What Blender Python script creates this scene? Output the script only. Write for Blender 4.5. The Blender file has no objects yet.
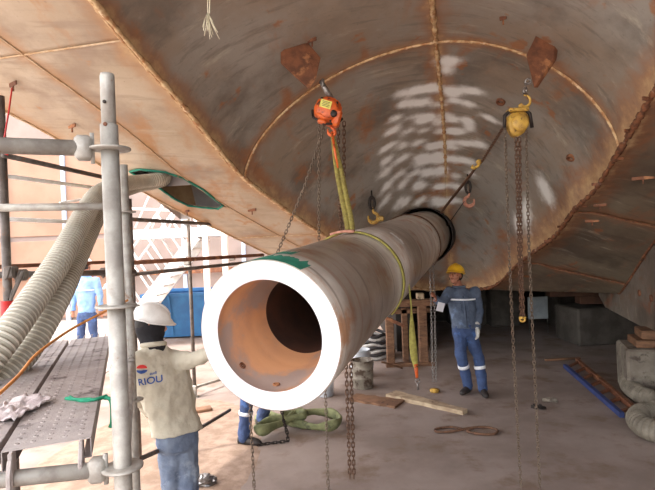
import bpy, bmesh, math, random
import numpy as np
from mathutils import Vector, Matrix, noise as mnoise
random.seed(7)
R = math.radians
PI = math.pi
scene = bpy.context.scene

# ------------------------------------------------------------ camera
F = 500.0; CX = 327.5; CY = 245.0; ROLL = R(2.3); EYE = 2.1
cam_d = bpy.data.cameras.new('camera'); cam = bpy.data.objects.new('camera', cam_d)
scene.collection.objects.link(cam)
cam_d.sensor_width = 36; cam_d.sensor_fit = 'HORIZONTAL'; cam_d.lens = F / 655 * 36
cam_d.clip_start = 0.05; cam_d.clip_end = 300
c_, s_ = math.cos(ROLL), math.sin(ROLL)
cam.matrix_world = Matrix(((c_, s_, 0, 0), (0, 0, -1, 0), (-s_, c_, 0, EYE), (0, 0, 0, 1)))
scene.camera = cam
# ------------------------------------------------------------ world, sun, exposure
world = bpy.data.worlds.new('world'); scene.world = world; world.use_nodes = True
wn = world.node_tree.nodes; wl = world.node_tree.links
bg = wn['Background']; sky = wn.new('ShaderNodeTexSky')
sky.sky_type = 'NISHITA'; sky.sun_disc = False
sky.sun_elevation = R(58); sky.sun_rotation = R(250); sky.air_density = 1.0; sky.dust_density = 4.0; sky.ozone_density = 0.6
mixw = wn.new('ShaderNodeMix'); mixw.data_type = 'RGBA'; mixw.inputs[0].default_value = 0.6
wl.new(sky.outputs[0], mixw.inputs[6]); mixw.inputs[7].default_value = (5.1, 5.0, 4.8, 1)
wl.new(mixw.outputs[2], bg.inputs[0]); bg.inputs[1].default_value = 0.52
sun_d = bpy.data.lights.new('sun', 'SUN'); sun_d.energy = 2.0; sun_d.angle = R(1.0); sun_d.color = (1, .95, .88)
sun = bpy.data.objects.new('sun', sun_d); scene.collection.objects.link(sun)
sun.location = (-10, -4, 20)
sun.rotation_euler = Vector((1.0, .30, -1.8)).to_track_quat('-Z', 'Y').to_euler()
scene.view_settings.view_transform = 'Standard'; scene.view_settings.look = 'None'
scene.view_settings.gamma = 1; scene.view_settings.use_curve_mapping = False
scene.view_settings.exposure = 1.0

# ------------------------------------------------------------ helpers
def ray(px, py):
    dx = px - CX; dy = CY - py
    return (dx * c_ + dy * s_) / F, (-dx * s_ + dy * c_) / F
def P(px, py, D):
    u, v = ray(px, py)
    return Vector((u * D, D, EYE + v * D))
def G(px, py, z=0.0):                     # point on the horizontal plane z seen at this pixel
    u, v = ray(px, py); D = (z - EYE) / v
    return Vector((u * D, D, z))
def lin(c):
    c = c / 255.0
    return c / 12.92 if c <= .04045 else ((c + .055) / 1.055) ** 2.4
def rgb(r, g, b): return (lin(r), lin(g), lin(b), 1)
COL = scene.collection
def root_loc(p):
    v = Vector((0, 0, 0))
    while p is not None: v = v + p.location; p = p.parent
    return v
def obj(name, bm, mat, parent=None, smooth=True, kind=None, label=None, loc=None, keep=False):
    me = bpy.data.meshes.new(name)
    if loc is None: loc = Vector((0, 0, 0))
    off = root_loc(parent) + (Vector(loc) if parent is None else Vector((0, 0, 0)))
    if not keep: bmesh.ops.translate(bm, verts=bm.verts, vec=-off)
    if smooth is not None:
        for f in bm.faces: f.smooth = smooth
    bm.to_mesh(me); bm.free()
    o = bpy.data.objects.new(name, me); COL.objects.link(o)
    if isinstance(mat, (list, tuple)):
        for m in mat: me.materials.append(m)
    elif mat: me.materials.append(mat)
    if parent: o.parent = parent
    else: o.location = loc
    if kind: o['kind'] = kind
    if label: o['label'] = label
    return o
def thing(name, label, cat, loc=(0, 0, 0), group=None):
    o = bpy.data.objects.new(name, None); COL.objects.link(o); o.location = loc; o.empty_display_size = .1
    o['label'] = label; o['category'] = cat
    if group: o['group'] = group
    return o
def tag(o, label, cat, group=None, kind=None):
    o['label'] = label; o['category'] = cat
    if group: o['group'] = group
    if kind: o['kind'] = kind
    return o
def NB(): return bmesh.new()
def frame_from(d):
    d = d.normalized(); a = Vector((0, 0, 1)) if abs(d.z) < .9 else Vector((1, 0, 0))
    x = a.cross(d).normalized(); y = d.cross(x)
    return x, y, d
def box(bm, c, size, rot=None, bevel=0.0, ax=None):
    """box centred c; ax = (x,y,z) axis vectors"""
    hx, hy, hz = size[0] / 2, size[1] / 2, size[2] / 2
    if ax is None:
        m = Matrix.Rotation(rot, 3, 'Z') if rot else Matrix.Identity(3)
        ax = (m.col[0], m.col[1], m.col[2])
    X, Y, Z = [Vector(a).normalized() for a in ax]; c = Vector(c)
    vs = [bm.verts.new(c + X * (sx * hx) + Y * (sy * hy) + Z * (sz * hz)) for sx in (-1, 1) for sy in (-1, 1) for sz in (-1, 1)]
    fs = [bm.faces.new([vs[i] for i in q]) for q in ((0, 1, 3, 2), (4, 6, 7, 5), (0, 4, 5, 1), (2, 3, 7, 6), (0, 2, 6, 4), (1, 5, 7, 3))]
    bmesh.ops.recalc_face_normals(bm, faces=fs)
    if bevel:
        es = list({e for f in fs for e in f.edges})
        bmesh.ops.bevel(bm, geom=es, offset=bevel, segments=1, affect='EDGES', profile=.5)
def bar(bm, a, b, w, h, up=(0, 0, 1), bevel=0.0):
    a = Vector(a); b = Vector(b); d = (b - a); L = d.length; d.normalize()
    up = Vector(up); x = d.cross(up)
    if x.length < 1e-4: x = d.cross(Vector((1, 0, 0)))
    x.normalize(); z = x.cross(d)
    box(bm, (a + b) / 2, (w, L, h), ax=(x, d, z), bevel=bevel)
def tube(bm, pts, r, n=10, cap=True, closed=False, sc=(1, 1)):
    """sweep a circle along pts; r scalar or list or callable"""
    pts = [Vector(p) for p in pts]; N = len(pts); rings = []
    prev = None
    for i, p in enumerate(pts):
        if closed: d = pts[(i + 1) % N] - pts[i - 1]
        else: d = pts[min(i + 1, N - 1)] - pts[max(i - 1, 0)]
        if d.length < 1e-9: d = Vector((0, 0, 1))
        d.normalize()
        if prev is None: x, y, _ = frame_from(d)
        else:
            x = prev - d * prev.dot(d)
            if x.length < 1e-5: x, y, _ = frame_from(d)
            x.normalize(); y = d.cross(x)
        prev = x
        rr = r[i] if isinstance(r, (list, tuple)) else r
        rings.append([bm.verts.new(p + (x * math.cos(2 * PI * k / n) * sc[0] + y * math.sin(2 * PI * k / n) * sc[1]) * rr) for k in range(n)])
    for i in range(N if closed else N - 1):
        A, B = rings[i], rings[(i + 1) % N]
        for k in range(n): bm.faces.new((A[k], A[(k + 1) % n], B[(k + 1) % n], B[k]))
    if cap and not closed:
        bm.faces.new(list(reversed(rings[0]))); bm.faces.new(rings[-1])
def lathe(bm, prof, a, d, n=32, closed=False):
    """prof = [(axial, radius)...] about the axis from a along d"""
    a = Vector(a); x, y, d = frame_from(Vector(d)); rings = []
    for (h, r) in prof:
        rings.append([bm.verts.new(a + d * h + (x * math.cos(2 * PI * k / n) + y * math.sin(2 * PI * k / n)) * r) for k in range(n)] if r > 1e-6 else [bm.verts.new(a + d * h)])
    m = len(rings)
    for i in range(m if closed else m - 1):
        A, B = rings[i], rings[(i + 1) % m]
        if len(A) == 1 and len(B) == 1: continue
        for k in range(n):
            if len(A) == 1: bm.faces.new((A[0], B[(k + 1) % n], B[k]))
            elif len(B) == 1: bm.faces.new((A[k], A[(k + 1) % n], B[0]))
            else: bm.faces.new((A[k], A[(k + 1) % n], B[(k + 1) % n], B[k]))
    bmesh.ops.recalc_face_normals(bm, faces=bm.faces)
def ball(bm, c, r, seg=12, sc=(1, 1, 1), ax=None):
    m = Matrix.Diagonal((r * sc[0], r * sc[1], r * sc[2], 1))
    if ax:
        A = Matrix.Identity(4)
        for i in range(3):
            for j in range(3): A[j][i] = ax[i][j]
        m = A @ m
    bmesh.ops.create_uvsphere(bm, u_segments=seg, v_segments=max(6, seg // 2 + 2), radius=1, matrix=Matrix.Translation(Vector(c)) @ m)
def capsule(bm, p0, r0, p1, r1, n=12):
    p0 = Vector(p0); p1 = Vector(p1)
    ball(bm, p0, r0, n); ball(bm, p1, r1, n)
    tube(bm, [p0, p1], [r0, r1], n)
def prism(bm, pts, dvec):
    """extrude polygon pts along dvec"""
    A = [bm.verts.new(Vector(p)) for p in pts]; B = [bm.verts.new(Vector(p) + Vector(dvec)) for p in pts]; n = len(pts)
    fs = [bm.faces.new(A), bm.faces.new(list(reversed(B)))]
    for k in range(n): fs.append(bm.faces.new((A[k], B[k], B[(k + 1) % n], A[(k + 1) % n])))
    bmesh.ops.recalc_face_normals(bm, faces=fs)
def resample(pts, step):
    pts = [Vector(p) for p in pts]; out = [pts[0].copy()]; acc = 0
    for a, b in zip(pts, pts[1:]):
        L = (b - a).length
        if L < 1e-9: continue
        t = step - acc
        while t <= L:
            out.append(a + (b - a) * (t / L)); t += step
        acc = L - (t - step)
    return out
def smooth_path(pts, n=8):
    """catmull-rom through pts"""
    pts = [Vector(p) for p in pts]; Q = [pts[0] * 2 - pts[1]] + pts + [pts[-1] * 2 - pts[-2]]; out = []
    for i in range(1, len(Q) - 2):
        a, b, c, d = Q[i - 1], Q[i], Q[i + 1], Q[i + 2]
        for k in range(n):
            t = k / n
            out.append(.5 * ((2 * b) + (c - a) * t + (2 * a - 5 * b + 4 * c - d) * t * t + (3 * b - 3 * c + d - a) * t ** 3))
    out.append(pts[-1].copy()); return out
def chain(bm, pts, pitch=.03, wire=.0045, width=.011):
    c = resample(pts, pitch)
    for i in range(len(c) - 1):
        a, b = c[i], c[i + 1]; d = (b - a); L = d.length / 2 + wire * 1.6; x, y, d = frame_from(d)
        s = x if i % 2 else y; m = (a + b) / 2; loop = []
        for k in range(8):
            th = 2 * PI * (k + .5) / 8
            loop.append(m + s * (math.cos(th) * width) + d * ((L - width) * (1 if math.sin(th) > 0 else -1) + math.sin(th) * width))
        tube(bm, loop, wire, 4, closed=True)
def ribbon(bm, pts, w, th, wdir):
    """flat strap along pts; wdir vector or list of vectors = width direction"""
    pts = [Vector(p) for p in pts]; N = len(pts); rings = []
    for i, p in enumerate(pts):
        d = (pts[min(i + 1, N - 1)] - pts[max(i - 1, 0)]).normalized()
        wv = Vector(wdir[i] if isinstance(wdir, list) else wdir); wv = (wv - d * wv.dot(d)).normalized(); nn = d.cross(wv)
        ww = w[i] if isinstance(w, (list, tuple)) else w
        rings.append([bm.verts.new(p + wv * (a * ww / 2) + nn * (b * th / 2)) for a, b in ((-1, -1), (1, -1), (1, 1), (-1, 1))])
    for i in range(N - 1):
        for k in range(4): bm.faces.new((rings[i][k], rings[i][(k + 1) % 4], rings[i + 1][(k + 1) % 4], rings[i + 1][k]))
    bm.faces.new(list(reversed(rings[0]))); bm.faces.new(rings[-1])
    bmesh.ops.recalc_face_normals(bm, faces=bm.faces)

# ------------------------------------------------------------ materials
def nmat(name, c1, c2=None, scale=6, rough=.7, metal=0.0, bump=.0, bscale=40, c3=None, s3=2.0, t3=.6, w3=.1, stretch=(1, 1, 1), detail=6, emis=None):
    m = bpy.data.materials.new(name); m.use_nodes = True; nt = m.node_tree; N = nt.nodes; L = nt.links
    b = N['Principled BSDF']; b.inputs['Roughness'].default_value = rough; b.inputs['Metallic'].default_value = metal
    tc = N.new('ShaderNodeTexCoord'); mp = N.new('ShaderNodeMapping'); mp.inputs['Scale'].default_value = stretch
    L.new(tc.outputs['Object'], mp.inputs[0]); col = None
    def noise(sc, det=detail, r=.6):
        n = N.new('ShaderNodeTexNoise'); n.inputs['Scale'].default_value = sc; n.inputs['Detail'].default_value = det; n.inputs['Roughness'].default_value = r
        L.new(mp.outputs[0], n.inputs['Vector']); return n.outputs['Fac']
    def ramp(src, a, bb):
        r = N.new('ShaderNodeMapRange'); r.interpolation_type = 'SMOOTHSTEP'; r.inputs[1].default_value = a; r.inputs[2].default_value = bb; L.new(src, r.inputs[0]); return r.outputs[0]
    def mix(f, a, bb):
        x = N.new('ShaderNodeMix'); x.data_type = 'RGBA'; L.new(f, x.inputs[0])
        for v, k in ((a, 6), (bb, 7)):
            if isinstance(v, tuple): x.inputs[k].default_value = v
            else: L.new(v, x.inputs[k])
        return x.outputs[2]
    if c2 is None: b.inputs['Base Color'].default_value = c1
    else:
        col = mix(ramp(noise(scale), .35, .65), c1, c2)
        if c3 is not None: col = mix(ramp(noise(s3, 8, .65), t3 - w3 / 2, t3 + w3 / 2), col, c3)
        L.new(col, b.inputs['Base Color'])
    if bump:
        bp = N.new('ShaderNodeBump'); bp.inputs['Strength'].default_value = bump; bp.inputs['Distance'].default_value = .01
        L.new(noise(bscale), bp.inputs['Height']); L.new(bp.outputs[0], b.inputs['Normal'])
    return m

def hull_mat(name, base1, base2, rust, dark, rust_t=.6, painted_sun=False):
    m = bpy.data.materials.new(name); m.use_nodes = True; nt = m.node_tree; N = nt.nodes; L = nt.links
    b = N['Principled BSDF']; b.inputs['Roughness'].default_value = .55; b.inputs['Metallic'].default_value = .0
    tc = N.new('ShaderNodeTexCoord')
    def noise(sc, det=8, r=.6, st=(1, 1, 1), off=0):
        mp = N.new('ShaderNodeMapping'); mp.inputs['Scale'].default_value = st; mp.inputs['Location'].default_value = (off, off * 2, 0)
        mp.inputs['Rotation'].default_value = (0, 0, R(12.7))
        L.new(tc.outputs['Object'], mp.inputs[0])
        n = N.new('ShaderNodeTexNoise'); n.inputs['Scale'].default_value = sc; n.inputs['Detail'].default_value = det; n.inputs['Roughness'].default_value = r
        L.new(mp.outputs[0], n.inputs['Vector']); return n.outputs['Fac']
    def ramp(src, a, bb, lo=0, hi=1):
        r = N.new('ShaderNodeMapRange'); r.interpolation_type = 'SMOOTHSTEP'; r.inputs[1].default_value = a; r.inputs[2].default_value = bb
        r.inputs[3].default_value = lo; r.inputs[4].default_value = hi; L.new(src, r.inputs[0]); return r.outputs[0]
    def mix(f, a, bb):
        x = N.new('ShaderNodeMix'); x.data_type = 'RGBA'; L.new(f, x.inputs[0])
        for v, k in ((a, 6), (bb, 7)):
            if isinstance(v, tuple): x.inputs[k].default_value = v
            else: L.new(v, x.inputs[k])
        return x.outputs[2]
    def mth(op, a, bb):
        x = N.new('ShaderNodeMath'); x.operation = op
        for v, k in ((a, 0), (bb, 1)):
            if isinstance(v, (int, float)): x.inputs[k].default_value = v
            else: L.new(v, x.inputs[k])
        return x.outputs[0]
    col = mix(ramp(noise(.9), .35, .65), base1, base2)
    col = mix(ramp(noise(1.3, 6, .6, (1, 1, 1), 7), .46, .68, 0, .75), col, dark)
    # broad warm rust blooms and streaks across the plates
    col = mix(ramp(noise(1.6, 9, .62, (1, .45, 1), 3), rust_t - .03, rust_t + .10, 0, .8), col, rust)
    col = mix(ramp(noise(5, 8, .6, (1, .12, 1), 11), .56, .74, 0, .45), col, rust)
    col = mix(ramp(noise(34, 4, .6), .62, .75, 0, .5), col, dark)
    # small orange blotches, pale scuffs and rolled streaks
    col = mix(ramp(noise(3.2, 5, .55, (1, 1, 1), 23), .63, .70, 0, .8), col, rust)
    col = mix(ramp(noise(2.2, 9, .7, (.25, 2.2, 1), 31), .56, .70, 0, .40), col, rgb(214, 204, 184))
    col = mix(ramp(noise(7, 7, .65, (.15, 1.5, .6), 41), .52, .68, 0, .5), col, dark)
    # rust beside welds (distance stored on the plates)
    at = N.new('ShaderNodeAttribute'); at.attribute_name = 'weld'
    wd = mth('ADD', at.outputs['Fac'], mth('MULTIPLY', mth('SUBTRACT', noise(5, 8, .7), .5), .30))
    col = mix(ramp(wd, .20, .0, 0, .72), col, rust)
    col = mix(ramp(wd, .08, -.04, 0, .75), col, rgb(214, 184, 140))
    if painted_sun:  # reflected sun patches painted white into the plate colour
        a2 = N.new('ShaderNodeAttribute'); a2.attribute_name = 'painted_sun'
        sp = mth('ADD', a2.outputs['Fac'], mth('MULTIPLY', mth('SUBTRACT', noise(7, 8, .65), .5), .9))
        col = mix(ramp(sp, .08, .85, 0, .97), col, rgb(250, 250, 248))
    L.new(col, b.inputs['Base Color'])
    bp = N.new('ShaderNodeBump'); bp.inputs['Strength'].default_value = .35; bp.inputs['Distance'].default_value = .012
    L.new(noise(6, 10, .65), bp.inputs['Height']); L.new(bp.outputs[0], b.inputs['Normal'])
    L.new(ramp(noise(3, 6), .3, .7, .42, .75), b.inputs['Roughness'])
    return m

M = {}
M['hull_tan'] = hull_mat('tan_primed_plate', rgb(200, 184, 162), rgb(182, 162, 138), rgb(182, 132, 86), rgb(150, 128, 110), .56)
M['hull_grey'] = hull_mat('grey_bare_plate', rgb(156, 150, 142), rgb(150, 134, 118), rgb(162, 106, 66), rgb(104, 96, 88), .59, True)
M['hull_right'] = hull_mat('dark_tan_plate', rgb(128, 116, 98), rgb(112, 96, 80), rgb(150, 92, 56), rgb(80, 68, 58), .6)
M['hull_skeg'] = hull_mat('skeg_plate', rgb(132, 122, 112), rgb(114, 102, 92), rgb(140, 86, 56), rgb(84, 74, 66), .60)
M['weld_tan'] = nmat('painted_weld', rgb(212, 190, 160), rgb(190, 152, 112), 12, .6, 0, .4, 90)
M['weld'] = nmat('weld_bead', rgb(224, 196, 152), rgb(178, 126, 82), 14, .6, .1, .5, 90, rgb(230, 205, 170), 12, .6)
M['weld_dark'] = nmat('dark_weld', rgb(150, 96, 64), rgb(95, 62, 46), 20, .7, .1, .5, 90, rgb(210, 190, 170), 9, .66)
M['rustplate'] = nmat('rusty_plate', rgb(138, 88, 60), rgb(104, 66, 48), 9, .7, .1, .4, 60, rgb(175, 120, 80), 5, .6)
M['pipe'] = nmat('pipe_steel', rgb(164, 150, 136), rgb(140, 122, 108), 3.5, .48, .05, .3, 30, rgb(166, 122, 92), 3.2, .60, .14, (1, 1, 1), 10)
def pipe_mat():
    m = nmat('pipe_steel', rgb(206, 198, 188), rgb(180, 168, 156), 3.5, .38, .05, .25, 30, rgb(170, 128, 98), 3.2, .60, .14, (1, 1, 1), 10)
    nt = m.node_tree; N = nt.nodes; L = nt.links; b = N['Principled BSDF']; src = b.inputs['Base Color'].links[0].from_socket
    tc = N.new('ShaderNodeTexCoord'); dt = N.new('ShaderNodeVectorMath'); dt.operation = 'DOT_PRODUCT'; L.new(tc.outputs['Object'], dt.inputs[0]); dt.inputs[1].default_value = PAXV
    sc = N.new('ShaderNodeVectorMath'); sc.operation = 'SCALE'; L.new(tc.outputs['Object'], sc.inputs[0]); sc.inputs['Scale'].default_value = .55
    cb = N.new('ShaderNodeCombineXYZ'); mu = N.new('ShaderNodeMath'); mu.operation = 'MULTIPLY'; mu.inputs[1].default_value = 9.0; L.new(dt.outputs['Value'], mu.inputs[0]); L.new(mu.outputs[0], cb.inputs[0])
    ad = N.new('ShaderNodeVectorMath'); ad.operation = 'ADD'; L.new(cb.outputs[0], ad.inputs[0]); L.new(sc.outputs[0], ad.inputs[1])
    for (off, lo, hi, amt, c) in ((0, .54, .68, .65, rgb(104, 84, 72)), (20, .58, .70, .6, rgb(208, 196, 180)), (50, .56, .66, .5, rgb(176, 122, 86))):
        o2 = N.new('ShaderNodeVectorMath'); o2.operation = 'ADD'; L.new(ad.outputs[0], o2.inputs[0]); o2.inputs[1].default_value = (off, off, 0)
        n = N.new('ShaderNodeTexNoise'); n.inputs['Scale'].default_value = 1.3; n.inputs['Detail'].default_value = 7; n.inputs['Roughness'].default_value = .65; L.new(o2.outputs[0], n.inputs['Vector'])
        mr = N.new('ShaderNodeMapRange'); mr.interpolation_type = 'SMOOTHSTEP'; mr.inputs[1].default_value = lo; mr.inputs[2].default_value = hi; mr.inputs[4].default_value = amt; L.new(n.outputs['Fac'], mr.inputs[0])
        x = N.new('ShaderNodeMix'); x.data_type = 'RGBA'; L.new(mr.outputs[0], x.inputs[0]); L.new(src, x.inputs[6]); x.inputs[7].default_value = c; src = x.outputs[2]
    L.new(src, b.inputs['Base Color']); return m
PAXV = (P(428.5, 233, 9.1) - P(267.8, 336.5, 2.84)).normalized()
M['pipe'] = pipe_mat()
M['pipe_face'] = nmat('machined_face', rgb(246, 243, 246), rgb(232, 226, 232), 6, .45, .0)
M['bore'] = nmat('bore_steel', rgb(206, 152, 110), rgb(182, 136, 108), 2.2, .42, 0, .15, 20, rgb(160, 140, 130), 2.0, .52, .12)
M['bore_dark'] = nmat('bore_shade', rgb(78, 48, 34), rgb(58, 38, 30), 3, .7)  # unlit depth of the bore painted as a dark colour
M['galv'] = nmat('galvanised', rgb(176, 172, 164), rgb(150, 144, 136), 14, .55, .3, .15, 60, rgb(130, 100, 78), 9, .66)
M['galv_dark'] = nmat('dark_tube', rgb(112, 104, 98), rgb(86, 78, 72), 14, .6, .3, .15, 60, rgb(120, 84, 60), 8, .6)
M['white_tube'] = nmat('white_tube', rgb(225, 222, 218), rgb(200, 196, 190), 12, .5, .1)
M['deck'] = nmat('deck_steel', rgb(172, 162, 158), rgb(150, 140, 136), 8, .6, .1, .2, 60, rgb(94, 82, 80), 5, .6)
M['hose'] = nmat('hose_cream', rgb(218, 214, 200), rgb(204, 200, 186), 7, .55, 0)
M['hose_groove_shade'] = nmat('hose_groove_shade', rgb(168, 162, 146), rgb(150, 144, 130), 7, .7, 0)  # shade in the rib grooves painted as a darker hose tone
M['hose_grey'] = nmat('hose_grey', rgb(128, 120, 106), rgb(100, 92, 80), 7, .7, 0, .3, 30)
M['floor'] = nmat('dusty_concrete', rgb(146, 131, 123), rgb(126, 111, 102), 1.1, .88, 0, .25, 14, rgb(118, 98, 84), 1.7, .58, .16)
M['yard'] = nmat('yard_concrete', rgb(176, 164, 156), rgb(160, 148, 140), .8, .9)
M['wall'] = nmat('beige_cladding', rgb(158, 124, 104), rgb(146, 114, 94), 1.2, .8)
M['pale_wall'] = nmat('pale_cladding', rgb(150, 132, 124), rgb(136, 120, 112), 1.2, .8)
M['bluestrip'] = nmat('pale_blue_paint', rgb(196, 212, 232), rgb(180, 198, 222), 4, .6)
M['blue'] = nmat('blue_paint', rgb(46, 106, 156), rgb(40, 92, 140), 4, .6)
M['white'] = nmat('white_paint', rgb(238, 236, 234), rgb(222, 220, 216), 4, .5)
M['orange'] = nmat('orange_enamel', rgb(226, 108, 48), rgb(200, 84, 34), 14, .38, 0, .1, 40, rgb(96, 52, 34), 16, .60)
M['yellow'] = nmat('yellow_enamel', rgb(206, 166, 76), rgb(172, 132, 62), 16, .4, 0, .2, 60, rgb(96, 70, 34), 24, .6)
M['label_y'] = nmat('yellow_label', rgb(236, 226, 120), rgb(220, 208, 96), 30, .5)
M['ink'] = nmat('ink_dark', rgb(60, 54, 50))
M['chain'] = nmat('chain_steel', rgb(132, 116, 100), rgb(98, 82, 70), 60, .45, .6)
M['chain_rust'] = nmat('chain_rusty', rgb(120, 90, 70), rgb(82, 58, 46), 60, .55, .5)
M['steel'] = nmat('hook_steel', rgb(160, 156, 154), rgb(120, 114, 110), 40, .35, .8)
M['darksteel'] = nmat('dark_steel', rgb(62, 54, 50), rgb(44, 38, 36), 20, .5, .5)
M['sling_y'] = nmat('yellow_sling', rgb(160, 148, 78), rgb(132, 118, 62), 40, .85, 0, .3, 120, rgb(120, 104, 60), 14, .6)
M['sling_lime'] = nmat('lime_sling', rgb(176, 170, 88), rgb(150, 142, 72), 30, .8, 0, .2, 120)
M['sling_pink'] = nmat('sling_patch', rgb(206, 150, 128), rgb(184, 124, 104), 30, .85)
M['sling_green'] = nmat('green_sling', rgb(128, 130, 92), rgb(102, 106, 72), 9, .9, 0, .3, 80, rgb(76, 78, 56), 7, .6)
M['sling_brown'] = nmat('brown_sling', rgb(118, 84, 62), rgb(88, 62, 48), 30, .85)
M['concrete'] = nmat('block_concrete', rgb(134, 126, 114), rgb(108, 98, 88), 4, .9, 0, .4, 20, rgb(80, 70, 62), 5, .6)
M['concrete_dark'] = nmat('shaded_concrete', rgb(84, 78, 72), rgb(66, 60, 54), 4, .9, 0, .4, 20)  # concrete darkened to carry the shade under the hull
M['rail_blue'] = nmat('dull_blue_paint', rgb(56, 72, 128), rgb(46, 58, 104), 6, .6)
M['wood_dark'] = nmat('shaded_timber', rgb(92, 62, 46), rgb(72, 48, 36), 5, .8)  # old timber in a darker copy, painted for the deep shade
M['wood'] = nmat('old_timber', rgb(134, 98, 72), rgb(104, 74, 54), 5, .8, 0, .3, 30, rgb(80, 56, 42), 7, .6, .1, (1, 1, 4))
M['wood_pale'] = nmat('pale_board', rgb(184, 164, 136), rgb(150, 128, 104), 7, .8, 0, .2, 30, rgb(112, 90, 72), 5, .62)
M['shade_wall'] = nmat('dark_shade_wall', rgb(48, 42, 38), rgb(36, 32, 30), 2, .9)  # near-black tone painted for the shade under the hull
M['skin'] = nmat('skin', rgb(176, 122, 96), rgb(164, 108, 84), 10, .55)
M['denim'] = nmat('work_denim', rgb(88, 100, 120), rgb(72, 84, 104), 9, .85, 0, .3, 60, rgb(100, 118, 146), 7, .6)
M['denim_dark'] = nmat('work_blue_trousers', rgb(64, 84, 124), rgb(52, 68, 104), 9, .85, 0, .3, 60, rgb(72, 104, 160), 7, .62)
M['jeans'] = nmat('pale_jeans', rgb(122, 134, 152), rgb(96, 108, 130), 7, .85, 0, .3, 70, rgb(148, 158, 172), 5, .6)
M['beige_shirt'] = nmat('beige_shirt', rgb(200, 194, 176), rgb(184, 176, 158), 5, .9, 0, .3, 60)
M['lightblue'] = nmat('light_blue_overall', rgb(140, 176, 220), rgb(120, 156, 205), 6, .85)
M['reflect'] = nmat('reflective_tape', rgb(245, 246, 250), rgb(230, 232, 238), 20, .4)
M['boot'] = nmat('boot_leather', rgb(52, 44, 42), rgb(36, 32, 30), 10, .6)
M['helmet_y'] = nmat('yellow_helmet', rgb(240, 190, 36), rgb(225, 172, 30), 10, .3)
M['helmet_w'] = nmat('white_helmet', rgb(238, 236, 232), rgb(222, 218, 212), 10, .35)
M['black_cloth'] = nmat('black_cloth', rgb(34, 30, 34), rgb(24, 22, 26), 10, .9)
M['glove'] = nmat('grey_glove', rgb(196, 196, 192), rgb(170, 168, 162), 30, .9)
M['hair'] = nmat('dark_hair', rgb(32, 26, 24))
M['eye'] = nmat('eye_dark', rgb(40, 30, 28), rough=.2)
M['lip'] = nmat('lip', rgb(146, 84, 74))
M['bluetext'] = nmat('blue_print', rgb(52, 82, 150))
M['redtext'] = nmat('red_print', rgb(206, 52, 48))
M['green'] = nmat('green_paint', rgb(36, 134, 110), rgb(28, 112, 94), 14, .6)
M['cordgreen'] = nmat('green_cord', rgb(30, 150, 110), rgb(24, 124, 92), 30, .7)
M['cordorange'] = nmat('orange_cable', rgb(210, 140, 70), rgb(190, 120, 60), 10, .6)
M['red'] = nmat('red_paint', rgb(204, 48, 44), rgb(176, 38, 38), 10, .6)
M['rag'] = nmat('white_rag', rgb(222, 212, 210), rgb(196, 182, 182), 14, .95, 0, .3, 80)
M['paper'] = nmat('paper', rgb(230, 230, 236))
M['void'] = nmat('void_paint', rgb(196, 192, 190), rgb(176, 170, 170), 3, .8)
M['bucket'] = nmat('painted_pail', rgb(150, 142, 128), rgb(120, 110, 98), 9, .6, .1, .3, 30, rgb(84, 68, 56), 8, .56)
M['pailwhite'] = nmat('white_pail', rgb(200, 204, 208), rgb(180, 184, 190), 9, .5)
M['stripe_dark'] = nmat('black_hose', rgb(48, 44, 46), rgb(34, 32, 34), 9, .6)
M['stripe_light'] = nmat('grey_hose', rgb(176, 172, 168), rgb(150, 146, 142), 9, .6)
M['fray'] = nmat('white_fibre', rgb(232, 226, 204), rgb(214, 206, 180), 30, .8)
M['panelgrey'] = nmat('grey_panel', rgb(150, 156, 160), rgb(130, 136, 140), 4, .6)
M['soil'] = nmat('brown_sand', rgb(152, 130, 114), rgb(128, 106, 90), 6, .95, 0, .6, 18)

# ------------------------------------------------------------ hull geometry (ship frame s = forward, t = to starboard)
PSI = R(12.7); cp, sp_ = math.cos(PSI), math.sin(PSI)
def to_st(x, y): return (x * sp_ + y * cp, x * cp - y * sp_)
def to_xy(s, t): return (s * sp_ + t * cp, s * cp - t * sp_)
def pchip(xs, ys):
    xs = np.array(xs, float); ys = np.array(ys, float); h = np.diff(xs); dl = np.diff(ys) / h; d = np.zeros(len(xs))
    for i in range(1, len(xs) - 1):
        if dl[i - 1] * dl[i] > 0:
            w1 = 2 * h[i] + h[i - 1]; w2 = h[i] + 2 * h[i - 1]; d[i] = (w1 + w2) / (w1 / dl[i - 1] + w2 / dl[i])
    d[0] = dl[0]; d[-1] = dl[-1]
    def f(x):
        if x <= xs[0]: return float(ys[0] + d[0] * (x - xs[0]))
        if x >= xs[-1]: return float(ys[-1])
        i = int(np.searchsorted(xs, x)) - 1; i = max(0, min(i, len(h) - 1))
        t = (x - xs[i]) / h[i]
        return float((2 * t ** 3 - 3 * t * t + 1) * ys[i] + (t ** 3 - 2 * t * t + t) * h[i] * d[i] + (-2 * t ** 3 + 3 * t * t) * ys[i + 1] + (t ** 3 - t * t) * h[i] * d[i + 1])
    return f
Zb = pchip([-2.5, 1, 3, 5, 7, 8.5, 9.7, 11, 30], [4.75, 4.3, 3.7, 2.97, 2.22, 1.62, 1.17, 1.15, 1.15])
TRF = [None]
def Zr(s, t):
    tr = TRF[0](s) if s < 9.9 else TRF[0](9.9)
    e = max(0.0, t - tr - .15); return max(1.15, Zb(s) - .27 * e * min(1, e / .5 + .3)) if Zb(s) > 1.15 else Zb(s)
def hit_base(px, py):
    u, v = ray(px, py); lo, hi = .5, 30
    D = .5
    while D < 14:
        s, t = to_st(u * D, D)
        if EYE + v * D >= Zb(s): break
        D += .02
    s, t = to_st(u * D, D); return s, t
def curve_t(pxs, ends):
    pts = sorted([hit_base(*p) for p in pxs] + ends)
    xs = []; ys = []
    for s, t in pts:
        if xs and s - xs[-1] < .12: continue
        xs.append(s); ys.append(t)
    return pchip(xs, ys)
S_END = 9.95
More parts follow.
